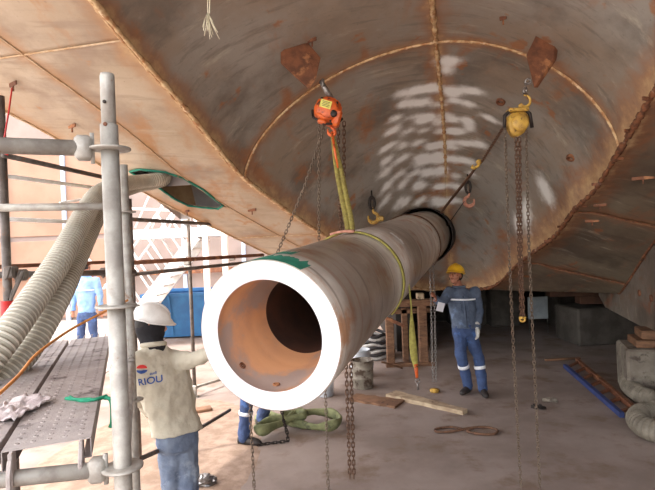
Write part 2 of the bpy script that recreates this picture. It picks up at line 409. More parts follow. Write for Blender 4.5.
tc_end = to_st(P(452, 283, 9.6).x, 9.6)[1]
def fixed_z(px, py, z): 
    g = G(px, py, z); return to_st(g.x, g.y)
TL = curve_t([(95, 0), (135, 50), (180, 100), (232, 165), (280, 205), (330, 238)], [(8.9, -.75), (S_END, tc_end - .12)])
TR = curve_t([(655, 90), (613, 160), (597, 186), (574, 210), (558, 232), (525, 258)], [(9.3, .9), (S_END, tc_end + .12)])
TRF[0] = TR
CHL = curve_t([(0, 108), (60, 140), (150, 195), (240, 240)], [(8.6, -2.3), (9.8, -2.0), (30, -2.0)])
# crown
cr_px = [(428, -70, 3.6), (432, 0, 4.35), (436, 42, 5.1), (445, 150, 7.3), (447, 213, 8.5), (451, 270, 9.4)]
cs, ct, cz = [], [], []
for px, py, D in cr_px:
    p = P(px, py, D); s, t = to_st(p.x, p.y); cs.append(s); ct.append(t); cz.append(p.z)
cs = [-2.5] + cs + [S_END]; ct = [ct[0]] + ct + [tc_end]; cz = [cz[0] + .05] + cz + [Zb(S_END) + .02]
TC = pchip(cs, ct); ZC = pchip(cs, cz)
def arch(s, a):
    """a in [-1,1]: left rim -> crown -> right rim"""
    tl, tr, t0 = TL(s), TR(s), TC(s); zb, zc = Zb(s), ZC(s)
    tau = math.sin(a * PI / 2); t = t0 + (tau * (tr - t0) if tau > 0 else -tau * (tl - t0))
    z = zb + (zc - zb) * max(0.0, (1 - abs(tau) ** 1.9)) ** .62
    return t, z
def hull_z(x, y):
    s, t = to_st(x, y)
    if s < S_END and TL(s) < t < TR(s):
        t0 = TC(s); tau = (t - t0) / ((TR(s) - t0) if t > t0 else (t0 - TL(s)))
        return Zb(s) + (ZC(s) - Zb(s)) * max(0.0, 1 - abs(tau) ** 1.9) ** .62
    return Zr(s, t) if t > 0 else Zb(s)
def hit(px, py, back=0.0):
    u, v = ray(px, py); D = 1.5
    while D < 14:
        if EYE + v * D >= hull_z(u * D, D): break
        D += .01
    D -= back
    return P(px, py, D)
SEAM1 = to_st(hit(436, 42).x, hit(436, 42).y)[0]
spots = []  # pale ceiling spots painted in place of sunlight reflected upward
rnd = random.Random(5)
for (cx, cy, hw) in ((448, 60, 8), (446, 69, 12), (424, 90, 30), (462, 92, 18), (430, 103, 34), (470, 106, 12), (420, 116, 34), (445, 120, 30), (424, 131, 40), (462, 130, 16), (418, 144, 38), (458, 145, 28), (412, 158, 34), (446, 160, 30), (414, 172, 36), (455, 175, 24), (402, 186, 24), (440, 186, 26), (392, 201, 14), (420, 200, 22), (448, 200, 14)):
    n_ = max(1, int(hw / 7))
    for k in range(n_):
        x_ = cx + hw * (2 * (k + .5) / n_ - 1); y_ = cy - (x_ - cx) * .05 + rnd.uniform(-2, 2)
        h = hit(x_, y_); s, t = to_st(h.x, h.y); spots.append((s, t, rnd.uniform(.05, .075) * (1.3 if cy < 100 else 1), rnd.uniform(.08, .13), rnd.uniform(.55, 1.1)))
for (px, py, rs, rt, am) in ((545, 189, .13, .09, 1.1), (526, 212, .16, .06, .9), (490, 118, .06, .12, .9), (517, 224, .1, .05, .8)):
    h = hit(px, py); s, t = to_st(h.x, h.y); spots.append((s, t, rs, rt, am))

PIPE_A = P(267.8, 336.5, 2.84); PIPE_B = P(428.5, 233, 9.1); PAX = (PIPE_B - PIPE_A).normalized(); PR = .442; PRI = .327
def pipe_dist(p):
    q = p - PIPE_A; a = q.dot(PAX); r = q - PAX * a; return r.length, a, r

def plate(name, fn, us, vs, mat, parent, weldf, painted_sun=False, hole=None, thick=.02, label=None):
    """fn(u,v)->(s,t,z); grid plate; weldf(s,t)->distance to nearest weld"""
    bm = NB(); wl_ = bm.verts.layers.float.new('weld'); sl = bm.verts.layers.float.new('painted_sun')
    grid = []
    for u in us:
        row = []
        for v in vs:
            s, t, z = fn(u, v); x, y = to_xy(s, t)
            w = bm.verts.new((x, y, z)); w[wl_] = weldf(s, t)
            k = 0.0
            if painted_sun:
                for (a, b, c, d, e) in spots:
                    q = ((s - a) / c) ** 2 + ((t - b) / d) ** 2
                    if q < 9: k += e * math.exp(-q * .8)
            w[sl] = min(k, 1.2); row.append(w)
        grid.append(row)
    for i in range(len(us) - 1):
        for j in range(len(vs) - 1):
            bm.faces.new((grid[i][j], grid[i + 1][j], grid[i + 1][j + 1], grid[i][j + 1]))
    if hole: hole(bm)
    bmesh.ops.recalc_face_normals(bm, faces=bm.faces)
    if sum(f.normal.z * f.calc_area() for f in bm.faces) > 0: bmesh.ops.reverse_faces(bm, faces=bm.faces)
    o = obj(name, bm, mat, parent, label=label)
    sd = o.modifiers.new('thickness', 'SOLIDIFY'); sd.thickness = thick; sd.offset = -1
    return o

def lsp(a, b, step):
    n = max(2, int(abs(b - a) / step) + 1); return [a + (b - a) * i / (n - 1) for i in range(n)]

hull = thing('ship_hull', 'rusty tan and grey ship hull underside with tunnel recess filling the top of view', 'hull', (0, 0, 0))
# pipe hole in the tunnel plates
def pipe_hole(bm):
    RH = PR + .045
    dele = [f for f in bm.faces if pipe_dist(f.calc_center_median())[0] < RH and pipe_dist(f.calc_center_median())[1] > 4.0]
    bmesh.ops.delete(bm, geom=dele, context='FACES')
    for v in bm.verts:
        if v.is_boundary:
            d, a, r = pipe_dist(v.co)
            if a > 4.0 and d < RH + .07 and d > .05: v.co = PIPE_A + PAX * a + r.normalized() * RH
A_SPLIT = 0.0
WS = [SEAM1, 7.0]
def weld_t(s, t):
    d = abs(t - TC(s)); d = min(d, abs(s - SEAM1) + .02, abs(t - TL(s)) * 2.2, abs(t - TR(s)) * 1.3)
    return d
s_start = -.6
for (s0, s1, hole) in ((s_start, SEAM1, None), (SEAM1, S_END, pipe_hole)):
    for (a0, a1) in ((-1, 0), (0, 1)):
        def fn(u, v):
            t, z = arch(u, v); return (u, t, z)
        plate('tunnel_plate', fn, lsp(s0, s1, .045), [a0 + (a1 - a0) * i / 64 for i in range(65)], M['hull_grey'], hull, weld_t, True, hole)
# access hole polygon in the left bottom plate
acc_px = [(138, 176), (130, 171), (140, 168.5), (165, 171.5), (183, 177), (203, 189), (223, 205), (218, 208), (200, 207), (188, 205), (174, 198), (160, 188)]
ACC = [hit_base(*p) for p in acc_px]
def inside(p, poly):
    c = False; n = len(poly)
    for i in range(n):
        (x1, y1), (x2, y2) = poly[i], poly[i - 1]
        if (y1 > p[1]) != (y2 > p[1]) and p[0] < (x2 - x1) * (p[1] - y1) / (y2 - y1) + x1: c = not c
    return c
def near_poly(p, poly):
    best = (9e9, None); n = len(poly)
    for i in range(n):
        a = Vector(poly[i]); b = Vector(poly[i - 1]); ab = b - a; q = Vector(p) - a
        k = max(0, min(1, q.dot(ab) / ab.dot(ab))); c = a + ab * k; d = (Vector(p) - c).length
        if d < best[0]: best = (d, c)
    return best
def acc_hole(bm):
    dele = []
    for f in bm.faces:
        c = f.calc_center_median(); st = to_st(c.x, c.y)
        if inside(st, ACC): dele.append(f)
    bmesh.ops.delete(bm, geom=dele, context='FACES')
    for v in bm.verts:
        if v.is_boundary:
            st = to_st(v.co.x, v.co.y); d, c = near_poly(st, ACC)
            if d < .07: x, y = to_xy(c[0], c[1]); v.co = Vector((x, y, Zb(c[0])))
LSEAM = 6.9
def left_fn(u, v): 
    tl = TL(u) if u < S_END else tc_end; t = CHL(u) + (tl - CHL(u)) * v
    return (u, t, Zb(u))
def weld_l(s, t):
    tl = TL(min(s, S_END)); tm = CHL(s) + (tl - CHL(s)) * .52
    return min(abs(t - tl) * .8, abs(t - tm) + .05, abs(t - CHL(s)) + .03, abs(s - LSEAM) + .05)
M1 = .52
for (s0, s1) in ((s_start, 3.2), (3.2, LSEAM), (LSEAM, S_END)):
    for (v0, v1) in ((0, M1), (M1, 1)):
        plate('bottom_plate', left_fn, lsp(s0, s1, .04), lsp(v0, v1, .02), M['hull_tan'], hull, weld_l, False, acc_hole if s1 > 4 and s0 < 7 else None)
def fwd_fn(u, v): return (u, CHL(u) + (14 - CHL(u)) * v, 1.15)
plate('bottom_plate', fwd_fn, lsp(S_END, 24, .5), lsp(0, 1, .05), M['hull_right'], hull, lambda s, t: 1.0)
def right_fn(u, v):
    tr = TR(u) if u < S_END else tc_end; t = tr + (14 - tr) * v; return (u, t, Zr(u, t))
def weld_r(s, t): return min(abs(t - TR(s)) * .6, abs(s - 6.6) * .9 + .03, abs(s - 8.3) + .06)
for (s0, s1) in ((s_start, 6.6), (6.6, 8.3), (8.3, S_END)):
    for (v0, v1) in ((0, .28), (.28, 1)):
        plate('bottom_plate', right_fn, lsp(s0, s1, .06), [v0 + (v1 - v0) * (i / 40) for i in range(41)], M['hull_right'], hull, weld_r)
# side shell of the ship (port side rising from the chine, and the starboard side far right)
def port_shell():
    bm = NB(); rows = []
    for s in lsp(s_start, 24, .25):
        row = []
        for k in range(6):
            x, y = to_xy(s, CHL(s) - .12 * k * (1 if s < 12 else 1)); row.append(bm.verts.new((x, y, Zb(s) + .55 * k)))
        rows.append(row)
    for a, b in zip(rows, rows[1:]):
        for k in range(5): bm.faces.new((a[k], b[k], b[k + 1], a[k + 1]))
    bmesh.ops.recalc_face_normals(bm, faces=bm.faces)
    return bm
o = obj('side_shell', port_shell(), M['hull_tan'], hull); sd = o.modifiers.new('t', 'SOLIDIFY'); sd.thickness = .02
bm = NB(); rows = []
for s in lsp(s_start, 24, .5):
    rows.append([bm.verts.new((*to_xy(s, 14), Zb(s) + .7 * k)) for k in range(5)])
for a, b in zip(rows, rows[1:]):
    for k in range(4): bm.faces.new((a[k], b[k], b[k + 1], a[k + 1]))
o = obj('side_shell', bm, M['hull_right'], hull); sd = o.modifiers.new('t', 'SOLIDIFY'); sd.thickness = .02
bm = NB(); rows = []
for a in lsp(s_start, 24, .5): rows.append([bm.verts.new((*to_xy(a, CHL(a) - .6 + (14.6 - CHL(a)) * k / 4), Zb(a) + 2.77)) for k in range(5)])
for a, b in zip(rows, rows[1:]):
    for k in range(4): bm.faces.new((a[k], b[k], b[k + 1], a[k + 1]))
obj('light_cover', bm, M['hull_right'], hull, smooth=False)  # added unseen sheet that keeps stray light out of the hull
for se in (s_start, 24):
    bm = NB(); A_ = []; B_ = []; ca = CHL(se)
    for i in range(81):
        t = ca + (14 - ca) * i / 80; x, y = to_xy(se, t); A_.append(bm.verts.new((x, y, hull_z(x, y)))); B_.append(bm.verts.new((*to_xy(se, t - .6 * (1 - i / 80)), Zb(se) + 2.77)))
    for i in range(80): bm.faces.new((A_[i], A_[i + 1], B_[i + 1], B_[i]))
    obj('light_end_cap', bm, M['hull_tan'], hull)  # added caps sealing both hull ends against light leaks
# welds
def bead(fn, s_list, r, mat, jit=.35, dz=-.004, name='weld_bead'):
    bm = NB(); pts = []; rr = []
    for s in s_list:
        t, z = fn(s); x, y = to_xy(s, t); pts.append(Vector((x, y, z + dz))); rr.append(r * (1 + jit * (random.random() - .5) * 2))
    tube(bm, pts, rr, 6); obj(name, bm, mat, hull)
bead(lambda s: (TL(s), Zb(s)), lsp(s_start, S_END, .03), .022, M['weld'])
bead(lambda s: (TL(s) - .03, Zb(s)), lsp(s_start, 8.9, .03), .012, M['weld'], .6, -.002)
bead(lambda s: (TR(s), Zb(s)), lsp(s_start, S_END, .03), .026, M['weld_dark'], .5)
bead(lambda s: (TC(s), ZC(s)), lsp(s_start, 8.0, .03), .022, M['weld'], .45)
bm = NB(); pts = []; rr = []
for i in range(241):
    a = -.985 + 1.97 * i / 240; t, z = arch(SEAM1, a); x, y = to_xy(SEAM1, t); pts.append(Vector((x, y, z - .003))); rr.append(.017 * (1 + .5 * (random.random() - .5)))
tube(bm, pts, rr, 6); obj('weld_bead', bm, M['weld'], hull)
for sv, (fa, fb), mt in ((LSEAM, (lambda s: CHL(s), lambda s: TL(s)), 'weld_tan'), (3.2, (lambda s: CHL(s), lambda s: TL(s)), 'weld_tan'), (6.6, (lambda s: TR(s), lambda s: 14), 'weld_dark'), (8.3, (lambda s: TR(s), lambda s: 14), 'weld_dark')):
    bm = NB(); ta, tb = fa(sv), fb(sv); pts = [Vector((*to_xy(sv, ta + (tb - ta) * i / 240), Zr(sv, ta + (tb - ta) * i / 240) - .002)) for i in range(241)]
    tube(bm, pts, [.008 * (1 + .4 * (random.random() - .5)) for _ in pts], 5); obj('weld_bead', bm, M[mt], hull)
bead(lambda s: (CHL(s) + (TL(min(s, S_END)) - CHL(s)) * M1, Zb(s)), lsp(s_start, 9.0, .05), .007, M['weld_tan'])
bead(lambda s: (CHL(s), Zb(s)), lsp(s_start, S_END, .05), .012, M['weld_tan'])
# tabs left on the starboard rim
for k in range(9):
    s = 4.4 + k * .5 + random.uniform(-.06, .06); x, y = to_xy(s, TR(s) + random.uniform(-.05, .05))
    bm = NB(); L = random.uniform(.05, .12); box(bm, (x, y, Zb(s) - .02), (L, .012, .03), rot=random.uniform(-.8, .4)); obj('alignment_tab', bm, M['weld_dark'], hull, smooth=False)
# pipe collar in the tunnel plate
hole_a = pipe_dist(hit(432, 213))[1]
bm = NB(); n = 48; x, y, d = frame_from(PAX)
lathe(bm, [(-.16, PR + .05), (-.16, PR + .028), (.5, PR + .028), (.5, PR + .05)], PIPE_A + PAX * (hole_a + .12), PAX, 56, closed=True)
obj('bore_collar', bm, M['darksteel'], hull)
# void space above access hole, with green painted edge
vc = Vector((*to_xy(sum(a for a, b in ACC) / len(ACC), sum(b for a, b in ACC) / len(ACC)), 0)); vs_, vt_ = to_st(vc.x, vc.y); vz = Zb(vs_)
smin = min(a for a, b in ACC); smax = max(a for a, b in ACC); tmin = min(b for a, b in ACC); tmax = max(b for a, b in ACC)
bm = NB(); corners = [(smin - .3, tmin - .15), (smax + .3, tmin - .15), (smax + .3, tmax + .2), (smin - .3, tmax + .2)]
lo = [bm.verts.new((*to_xy(a, b), Zb(a) + .022)) for a, b in corners]; hi_ = [bm.verts.new((*to_xy(a, b), vz + .9)) for a, b in corners]
bm.faces.new(hi_)
for k in range(4): bm.faces.new((lo[k], lo[(k + 1) % 4], hi_[(k + 1) % 4], hi_[k]))
bmesh.ops.recalc_face_normals(bm, faces=bm.faces); obj('void_space', bm, M['void'], hull, smooth=False)
bm = NB(); sm = (smin + smax) / 2
a = Vector((*to_xy(sm + .12, tmin - .15), vz + .18)); b = Vector((*to_xy(sm + .12, tmax + .2), vz + .18)); bar(bm, a, b, .02, .22)
obj('frame_rib', bm, M['void'], hull, smooth=False)
bm = NB(); loop = [Vector((*to_xy(a, b), Zb(a) - .004)) for a, b in ACC]; dense = []
for a, b in zip(loop, loop[1:] + loop[:1]):
    dense += [a + (b - a) * k / 6 for k in range(6)]
tube(bm, dense, [.011 + .006 * random.random() for _ in dense], 6, closed=True); obj('green_edge', bm, M['green'], hull, label='green painted edge of the cut-out')

# lifting lugs
def lug(poly, D, dv, label):
    pts = [P(px, py, D + dd) for px, py, dd in poly]; bm = NB(); prism(bm, pts, dv)
    bmesh.ops.bevel(bm, geom=list(bm.edges), offset=.004, segments=1, affect='EDGES'); return obj('lifting_lug', bm, M['rustplate'], hull, smooth=False, label=label)
h1 = hit(300, 50).y; h2 = hit(541, 45).y
lug([(284, 40, 0), (301, 34, .03), (321, 58, 0), (316, 80, -.08), (309, 89, -.1), (284, 66, -.05)], h1 - .08, (-.035, .03, .035), 'thick brown lug left of the centre weld')
lug([(541, 25, 0), (556, 41, 0), (553, 60, -.05), (534, 88, -.1), (526, 55, -.03)], h2 - .08, (.05, .04, .01), 'thick brown lug right of the centre weld')
# small clips welded under the plates
for (px, py, L) in ((13, 84, .12), (72, 126, .12), (252, 210, .14), (187, 211, .08), (600, 205, .14), (592, 221, .16), (643, 178, .2), (312, 40, .1), (503, 18, .06)):
    h = hit(px, py, .03); bm = NB(); box(bm, h, (L, .012, .035), rot=R(-35), bevel=.003); tube(bm, [h, h - Vector((0, 0, .06))], .008, 6)
    obj('clip', bm, M['rustplate'], hull, smooth=False)
for (px, py, r) in ((501, 101, .055), (571, 157, .05)):
    h = hit(px, py, .0); bm = NB(); nrm = Vector((-.5, -.35, -.8)).normalized()
    lathe(bm, [(0, r), (.03, r * .95), (.035, r * .6), (.0, r * .5)], h, nrm, 20); obj('bolt_boss', bm, M['rustplate'], hull)

# skeg (bilge keel box) at right
sk = []
bm = NB()
A0 = P(655, 268, 5.3); 
SZ = .8; pa = G(599, 304, SZ); pb = G(650, 331, SZ); dirk = (pb - pa); dirk.z = 0; dirk.normalize()
Lk = (pb - pa).length + 3.0; off = Vector((dirk.y, -dirk.x, 0)); 
if off.x < 0: off = -off
nk = 24; rows = []
for i in range(nk + 1):
    p = pa + dirk * (Lk * i / nk); zt = Zr(*to_st(p.x, p.y)) + .02; up = .16 * max(0, 1 - i / 2.0)
    rows.append([bm.verts.new(Vector((p.x, p.y, zt))), bm.verts.new(Vector((p.x, p.y, SZ + up))), bm.verts.new(Vector((p.x, p.y, SZ + up)) + off * .5), bm.verts.new(Vector((p.x, p.y, zt)) + off * .5)])
for a, b in zip(rows, rows[1:]):
    for k in range(4): bm.faces.new((a[k], a[(k + 1) % 4], b[(k + 1) % 4], b[k]))
bm.faces.new(rows[0]); bm.faces.new(rows[-1]); bmesh.ops.recalc_face_normals(bm, faces=bm.faces)
wl_ = bm.verts.layers.float.new('weld')
for v in bm.verts: v[wl_] = .3
obj('docking_skeg', bm, M['hull_skeg'], hull, smooth=False, label='box keel under the right side')
bm = NB(); tube(bm, [Vector((p.co.x, p.co.y, p.co.z)) for p in []] or [pa + dirk * (Lk * i / 40) + Vector((0, 0, Zr(*to_st((pa + dirk * (Lk * i / 40)).x, (pa + dirk * (Lk * i / 40)).y)) - SZ)) - off * .01 for i in range(41)], .018, 6); obj('weld_bead', bm, M['weld_dark'], hull)
for (px, py) in ((640, 293), (652, 298)):
    u, v = ray(px, py)
    # intersect ray with skeg's vertical face
    nrm = off; k = (pa.dot(nrm) - Vector((0, 0, EYE)).dot(nrm)) / (Vector((u, 1, v)).dot(nrm)); q = Vector((u * k, k, EYE + v * k))
    bm = NB(); lathe(bm, [(0, .045), (.02, .045), (.02, .02), (.0, .018)], q, -off, 16); obj('drain_boss', bm, M['rustplate'], hull)

# ------------------------------------------------------------ ground and background structure
def struct(name, bm, mat, **k):
    o = obj(name, bm, mat, kind='structure', **k); return o
bm = NB(); box(bm, (2, 8, -.1), (60, 44, .2)); struct('floor', bm, M['floor'], smooth=False)
# bright yard slab
bm = NB(); box(bm, (-13.0, 9, .005), (18, 30, .02)); 
o = struct('trim_1', bm, M['yard'], smooth=False)
# background cladding building
wb = NB(); box(wb, (-9, 16.3, 3.5), (22, .3, 7)); wall_b = struct('wall_back', wb, M['pale_wall'], smooth=False)
x = -16.0; k = 0
while x < 1.5:
    bmx = NB(); box(bmx, (x + .95, 16.12, 1.35), (1.84, .06, 2.5), bevel=.01); obj('cladding_panel', bmx, M['wall'] if k < 5 else M['pale_wall'], wall_b, smooth=False)
    bmx = NB(); box(bmx, (x + .95, 16.12, 4.1), (1.84, .06, 2.7), bevel=.01); obj('cladding_panel', bmx, M['wall'] if k < 5 else M['pale_wall'], wall_b, smooth=False)
    bmx = NB(); box(bmx, (x + .0, 16.07, 2.7), (.12, .1, 5.5)); obj('corner_strip', bmx, M['bluestrip'], wall_b, smooth=False)
    x += 1.9; k += 1
bmx = NB(); box(bmx, (-8, 15.9, 1.45), (19, .12, .16)); obj('rail_board', bmx, M['rustplate'], wall_b, smooth=False)
# added dark wall standing in for the shade under the hull ahead
x0 = P(380, 300, 12.5).x
bm = NB(); box(bm, (x0 + 12, 13.2, .6), (24, .3, 1.2)); struct('shade_wall_far', bm, M['shade_wall'], smooth=False)
bm = NB(); box(bm, (x0 + .15, 11.4, .58), (.3, 3.6, 1.16)); struct('shade_wall_left', bm, M['shade_wall'], smooth=False)  # added to stop daylight entering from the port side
bm = NB(); box(bm, (9.2, 1, 3.5), (.4, 34, 7)); struct('shade_wall_right', bm, M['concrete_dark'], smooth=False)  # added wall, set close to darken the right side
bm = NB(); box(bm, (6.2, -7, 3.0), (6.4, .4, 6)); struct('shade_wall_rear', bm, M['concrete_dark'], smooth=False)  # added out of view to cut light from behind the camera

# ------------------------------------------------------------ the big pipe
pipe = thing('steel_pipe', 'huge thick-walled steel tube with white machined end face, slung from chain hoists in the centre', 'pipe', PIPE_A)
LP = 7.3
def flat(bm_, mi): 
    for f in bm_.faces: f.material_index = mi
bm = NB()
prof = [(0, PR - .008), (.008, PR)]
for a, r in ((.32, PR), (.325, PR - .004), (.62, PR - .004), (.625, PR - .008), (1.25, PR - .008), (1.255, PR - .012), (1.9, PR - .012), (1.905, PR - .006), (2.6, PR - .006), (2.61, PR - .013), (4.6, PR - .013), (4.61, PR - .006), (5.1, PR - .006), (5.11, PR - .014), (LP, PR - .014)): prof.append((a, r))
lathe(bm, prof, PIPE_A, PAX, 128); shell = obj('outer_shell', bm, M['pipe'], pipe)
bm = NB(); lathe(bm, [(0, PR - .008), (-.001, PR - .012), (-.001, PRI + .006), (.003, PRI)], PIPE_A, PAX, 128); obj('end_face', bm, M['pipe_face'], pipe, smooth=False, label='bright white machined annular end face')
bm = NB(); lathe(bm, [(.003, PRI), (.12, PRI), (.125, PRI - .005), (.25, PRI - .006), (.26, PRI - .014), (.37, PRI - .018), (.39, PRI - .03), (.47, PRI - .045), (.52, PRI - .062)], PIPE_A, PAX, 96)
bmesh.ops.reverse_faces(bm, faces=bm.faces)
obj('bore', bm, M['bore'], pipe, label='rusty orange stepped bore')
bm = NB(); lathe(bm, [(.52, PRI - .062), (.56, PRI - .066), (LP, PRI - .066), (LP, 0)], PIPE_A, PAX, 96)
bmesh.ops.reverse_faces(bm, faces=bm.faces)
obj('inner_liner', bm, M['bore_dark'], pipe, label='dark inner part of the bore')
# bolts inside bore bottom
px_, py_, _ = frame_from(PAX)
for ang_px in ((241, 367), (276, 384)):
    # point on bore wall nearest that pixel
    best = None
    for k in range(360):
        for a in (.10, .14):
            q = PIPE_A + PAX * a + (px_ * math.cos(R(k)) + py_ * math.sin(R(k))) * (PRI - .002)
            u, v = ray(*ang_px); dd = (q.x / q.y - u) ** 2 + ((q.z - EYE) / q.y - v) ** 2
            if best is None or dd < best[0]: best = (dd, q, (px_ * math.cos(R(k)) + py_ * math.sin(R(k))))
    bm = NB(); lathe(bm, [(0, .022), (.008, .022), (.01, .012), (.0, .011)], best[1], -best[2], 12); obj('bore_plug', bm, M['rustplate'], pipe)
# green paint mark near the top of the rim: thin conforming patch
def pipe_patch(a0, a1, th0, th1, r, name, mat, rag=.02, label=None):
    bm = NB(); rows = []; na, nt = 14, 26
    for i in range(na + 1):
        row = []
        for j in range(nt + 1):
            th = th0 + (th1 - th0) * j / nt; e = rag * mnoise.noise(Vector((j * .5, a0 * 9, 0)))
            a = a0 + (a1 - a0) * i / na + e * (i / na)
            row.append(bm.verts.new(PIPE_A + PAX * a + (px_ * math.cos(th) + py_ * math.sin(th)) * r))
        rows.append(row)
    for i in range(na):
        for j in range(nt): bm.faces.new((rows[i][j], rows[i][j + 1], rows[i + 1][j + 1], rows[i + 1][j]))
    bmesh.ops.recalc_face_normals(bm, faces=bm.faces)
    return obj(name, bm, mat, pipe, label=label)
# angle with world-up
def ang_of(v): return math.atan2(v.dot(py_), v.dot(px_))
TH_UP = ang_of(Vector((0, 0, 1)))
TH_R = ang_of(Vector((1, 0, 0)))
sgn = 1 if math.sin(TH_R - TH_UP) > 0 else -1
pipe_patch(.0, .17, TH_UP - sgn * .25, TH_UP + sgn * .55, PR + .0015, 'paint_mark', M['green'], .12, 'green paint smear on top of the rim')
pipe_patch(.24, .34, TH_UP - sgn * .1, TH_UP + sgn * .18, PR + .0015, 'paint_mark', M['green'], .12, 'green paint smear on top of the rim')
pipe_patch(2.30, 2.37, TH_UP + sgn * .55, TH_UP + sgn * .95, PR + .002, 'chalk_mark', M['white'], .05)

# ------------------------------------------------------------ hoists, chains, slings
def hook(bm, top, r, w, side=Vector((1, 0, 0)), down=Vector((0, 0, -1))):
    """C hook: shank at top then curved"""
    top = Vector(top); c = top + down * (r * 2.0); pts = [top, top + down * (r * .8)]
    for k in range(15):
        th = R(80) - R(285) * k / 14 * 1.0
        pts.append(c + side * (math.cos(th) * r) - down * (math.sin(th) * r))
    rr = [w * .8, w * .8] + [w * (1 + .35 * math.sin(PI * k / 14)) * (1 if k < 12 else .6) for k in range(15)]
    tube(bm, pts, rr, 8)
def shackle(bm, c, r, w, side=Vector((1, 0, 0)), up=Vector((0, 0, 1))):
    c = Vector(c); pts = []
    for k in range(13):
        th = -R(30) + R(240) * k / 12; pts.append(c + side * (math.cos(th) * r) + up * (math.sin(th) * r))
    tube(bm, pts, w, 8); bar(bm, pts[0] + side * w, pts[-1] - side * w, w * 2, w * 2)

D1 = 4.5
hc = P(328, 112, D1)
h = thing('chain_hoist', 'bright orange chain hoist with a yellow label hanging left of the centre weld', 'chain hoist', hc, 'chain hoists')
tilt = Matrix.Rotation(R(18), 3, 'Y'); AX = (tilt @ Vector((1, 0, 0)), Vector((0, 1, 0)), tilt @ Vector((0, 0, 1)))
def L2(x, y, z): return hc + AX[0] * x + AX[1] * y + AX[2] * z
bm = NB()   # rounded hexagonal body
prof = [(-.12, .03), (-.105, .10), (-.03, .135), (.05, .13), (.11, .08), (.125, -.01), (.08, -.10), (-.02, -.135), (-.10, -.085), (-.13, -.02)]
prism(bm, [L2(a, -.07, b * .9) for a, b in prof], AX[1] * .14); bmesh.ops.bevel(bm, geom=list(bm.edges), offset=.014, segments=2, affect='EDGES'); obj('gear_housing', bm, M['orange'], h)
bm = NB(); lathe(bm, [(0, .105), (.02, .10), (.03, .085), (.03, 0)], L2(-.01, -.072, .0), -AX[1], 24); obj('hand_wheel_cover', bm, M['orange'], h)
bm = NB(); lathe(bm, [(0, .09), (.02, .092), (.05, .09), (.07, .07), (.07, 0)], L2(.03, .07, -.01), AX[1], 24); obj('rear_cover', bm, M['orange'], h)
bm = NB(); box(bm, L2(.095, -.05, -.05), (.075, .12, .15), ax=AX, bevel=.02); obj('chain_guard', bm, M['orange'], h, smooth=False)
bm = NB(); box(bm, L2(-.03, -.105, .035), (.10, .006, .07), ax=AX, bevel=.002); lb = obj('label_plate', bm, M['label_y'], h, smooth=False, label='yellow rating label')
bm = NB()
for k in range(4): box(bm, L2(-.03, -.1092, .055 - k * .013), (.07 - .01 * (k % 2), .001, .004), ax=AX)
obj('label_print', bm, M['ink'], lb, smooth=False)
for (x, z) in ((-.10, .02), (.06, .08), (.09, 0), (-.05, -.1), (.05, -.09), (-.08, .08)):
    bm = NB(); lathe(bm, [(0, .012), (.012, .012), (.014, .006), (.014, 0)], L2(x, -.075, z), -AX[1], 6); obj('bolt', bm, M['darksteel'], h)
bm = NB(); tube(bm, [L2(-.135, -.02, -.03), L2(-.11, -.08, -.10), L2(0, -.1, -.135), L2(.11, -.08, -.10), L2(.14, -.02, -.03)], .012, 8); obj('wheel_guard', bm, M['darksteel'], h)
bm = NB(); lathe(bm, [(0, .03), (.03, .03), (.035, .02), (.035, 0)], L2(.06, -.1, -.03), -AX[1], 12); obj('wheel_hub', bm, M['darksteel'], h)
bm = NB(); tube(bm, [L2(-.08, -.09, -.055), L2(0, -.1, -.085), L2(.07, -.09, -.06)], .013, 8); box(bm, L2(-.02, -.09, -.12), (.08, .05, .04), ax=AX, bevel=.01); obj('chain_guide', bm, M['orange'], h)
bm = NB(); pt = P(323, 84, D1); tube(bm, [L2(0, 0, .12), pt + Vector((.01, 0, -.03)), pt + Vector((-.02, 0, .03))], [.028, .024, .02], 10); shackle(bm, pt + Vector((0, 0, .0)), .035, .014, Vector((0, 1, 0)))
obj('top_hook', bm, M['steel'], h)
def chn(parent, pts, mat=M['chain'], pitch=.032, wire=.004, width=.011, name='hand_chain'):
    bm = NB(); chain(bm, pts, pitch, wire, width); return obj(name, bm, mat, parent, kind='stuff')
DC = D1
chn(h, [P(325, 122, DC - .05), P(322, 135, DC - .05), P(304, 188, DC - .05), P(277, 254, DC), P(258, 330, 4.5), P(250, 410, 4.5), P(254, 486, 4.3), P(255, 506, 4.05)])
chn(h, [P(319, 120, DC - .08), P(319, 240, DC + .3), P(323, 330, DC + .2), P(326, 410, 4.5), P(328, 486, 4.3), P(329, 506, 4.05)])
chn(h, [P(338, 122, DC + .05), P(339, 180, DC + .1), P(341, 235, DC + .3), P(345, 330, 4.5), P(350, 480, 4.4)], M['chain_rust'], .038, .005, .0125, 'load_chain')
chn(h, [P(344, 122, DC + .05), P(344, 180, DC + .1), P(345, 235, DC + .3), P(350, 330, 4.5), P(354, 478, 4.4), P(351, 481, 4.4)], M['chain_rust'], .038, .005, .0125, 'load_chain')
bm = NB(); hook(bm, P(331, 124, D1 - .03), .034, .012, AX[0]); obj('load_hook', bm, M['orange'], h)
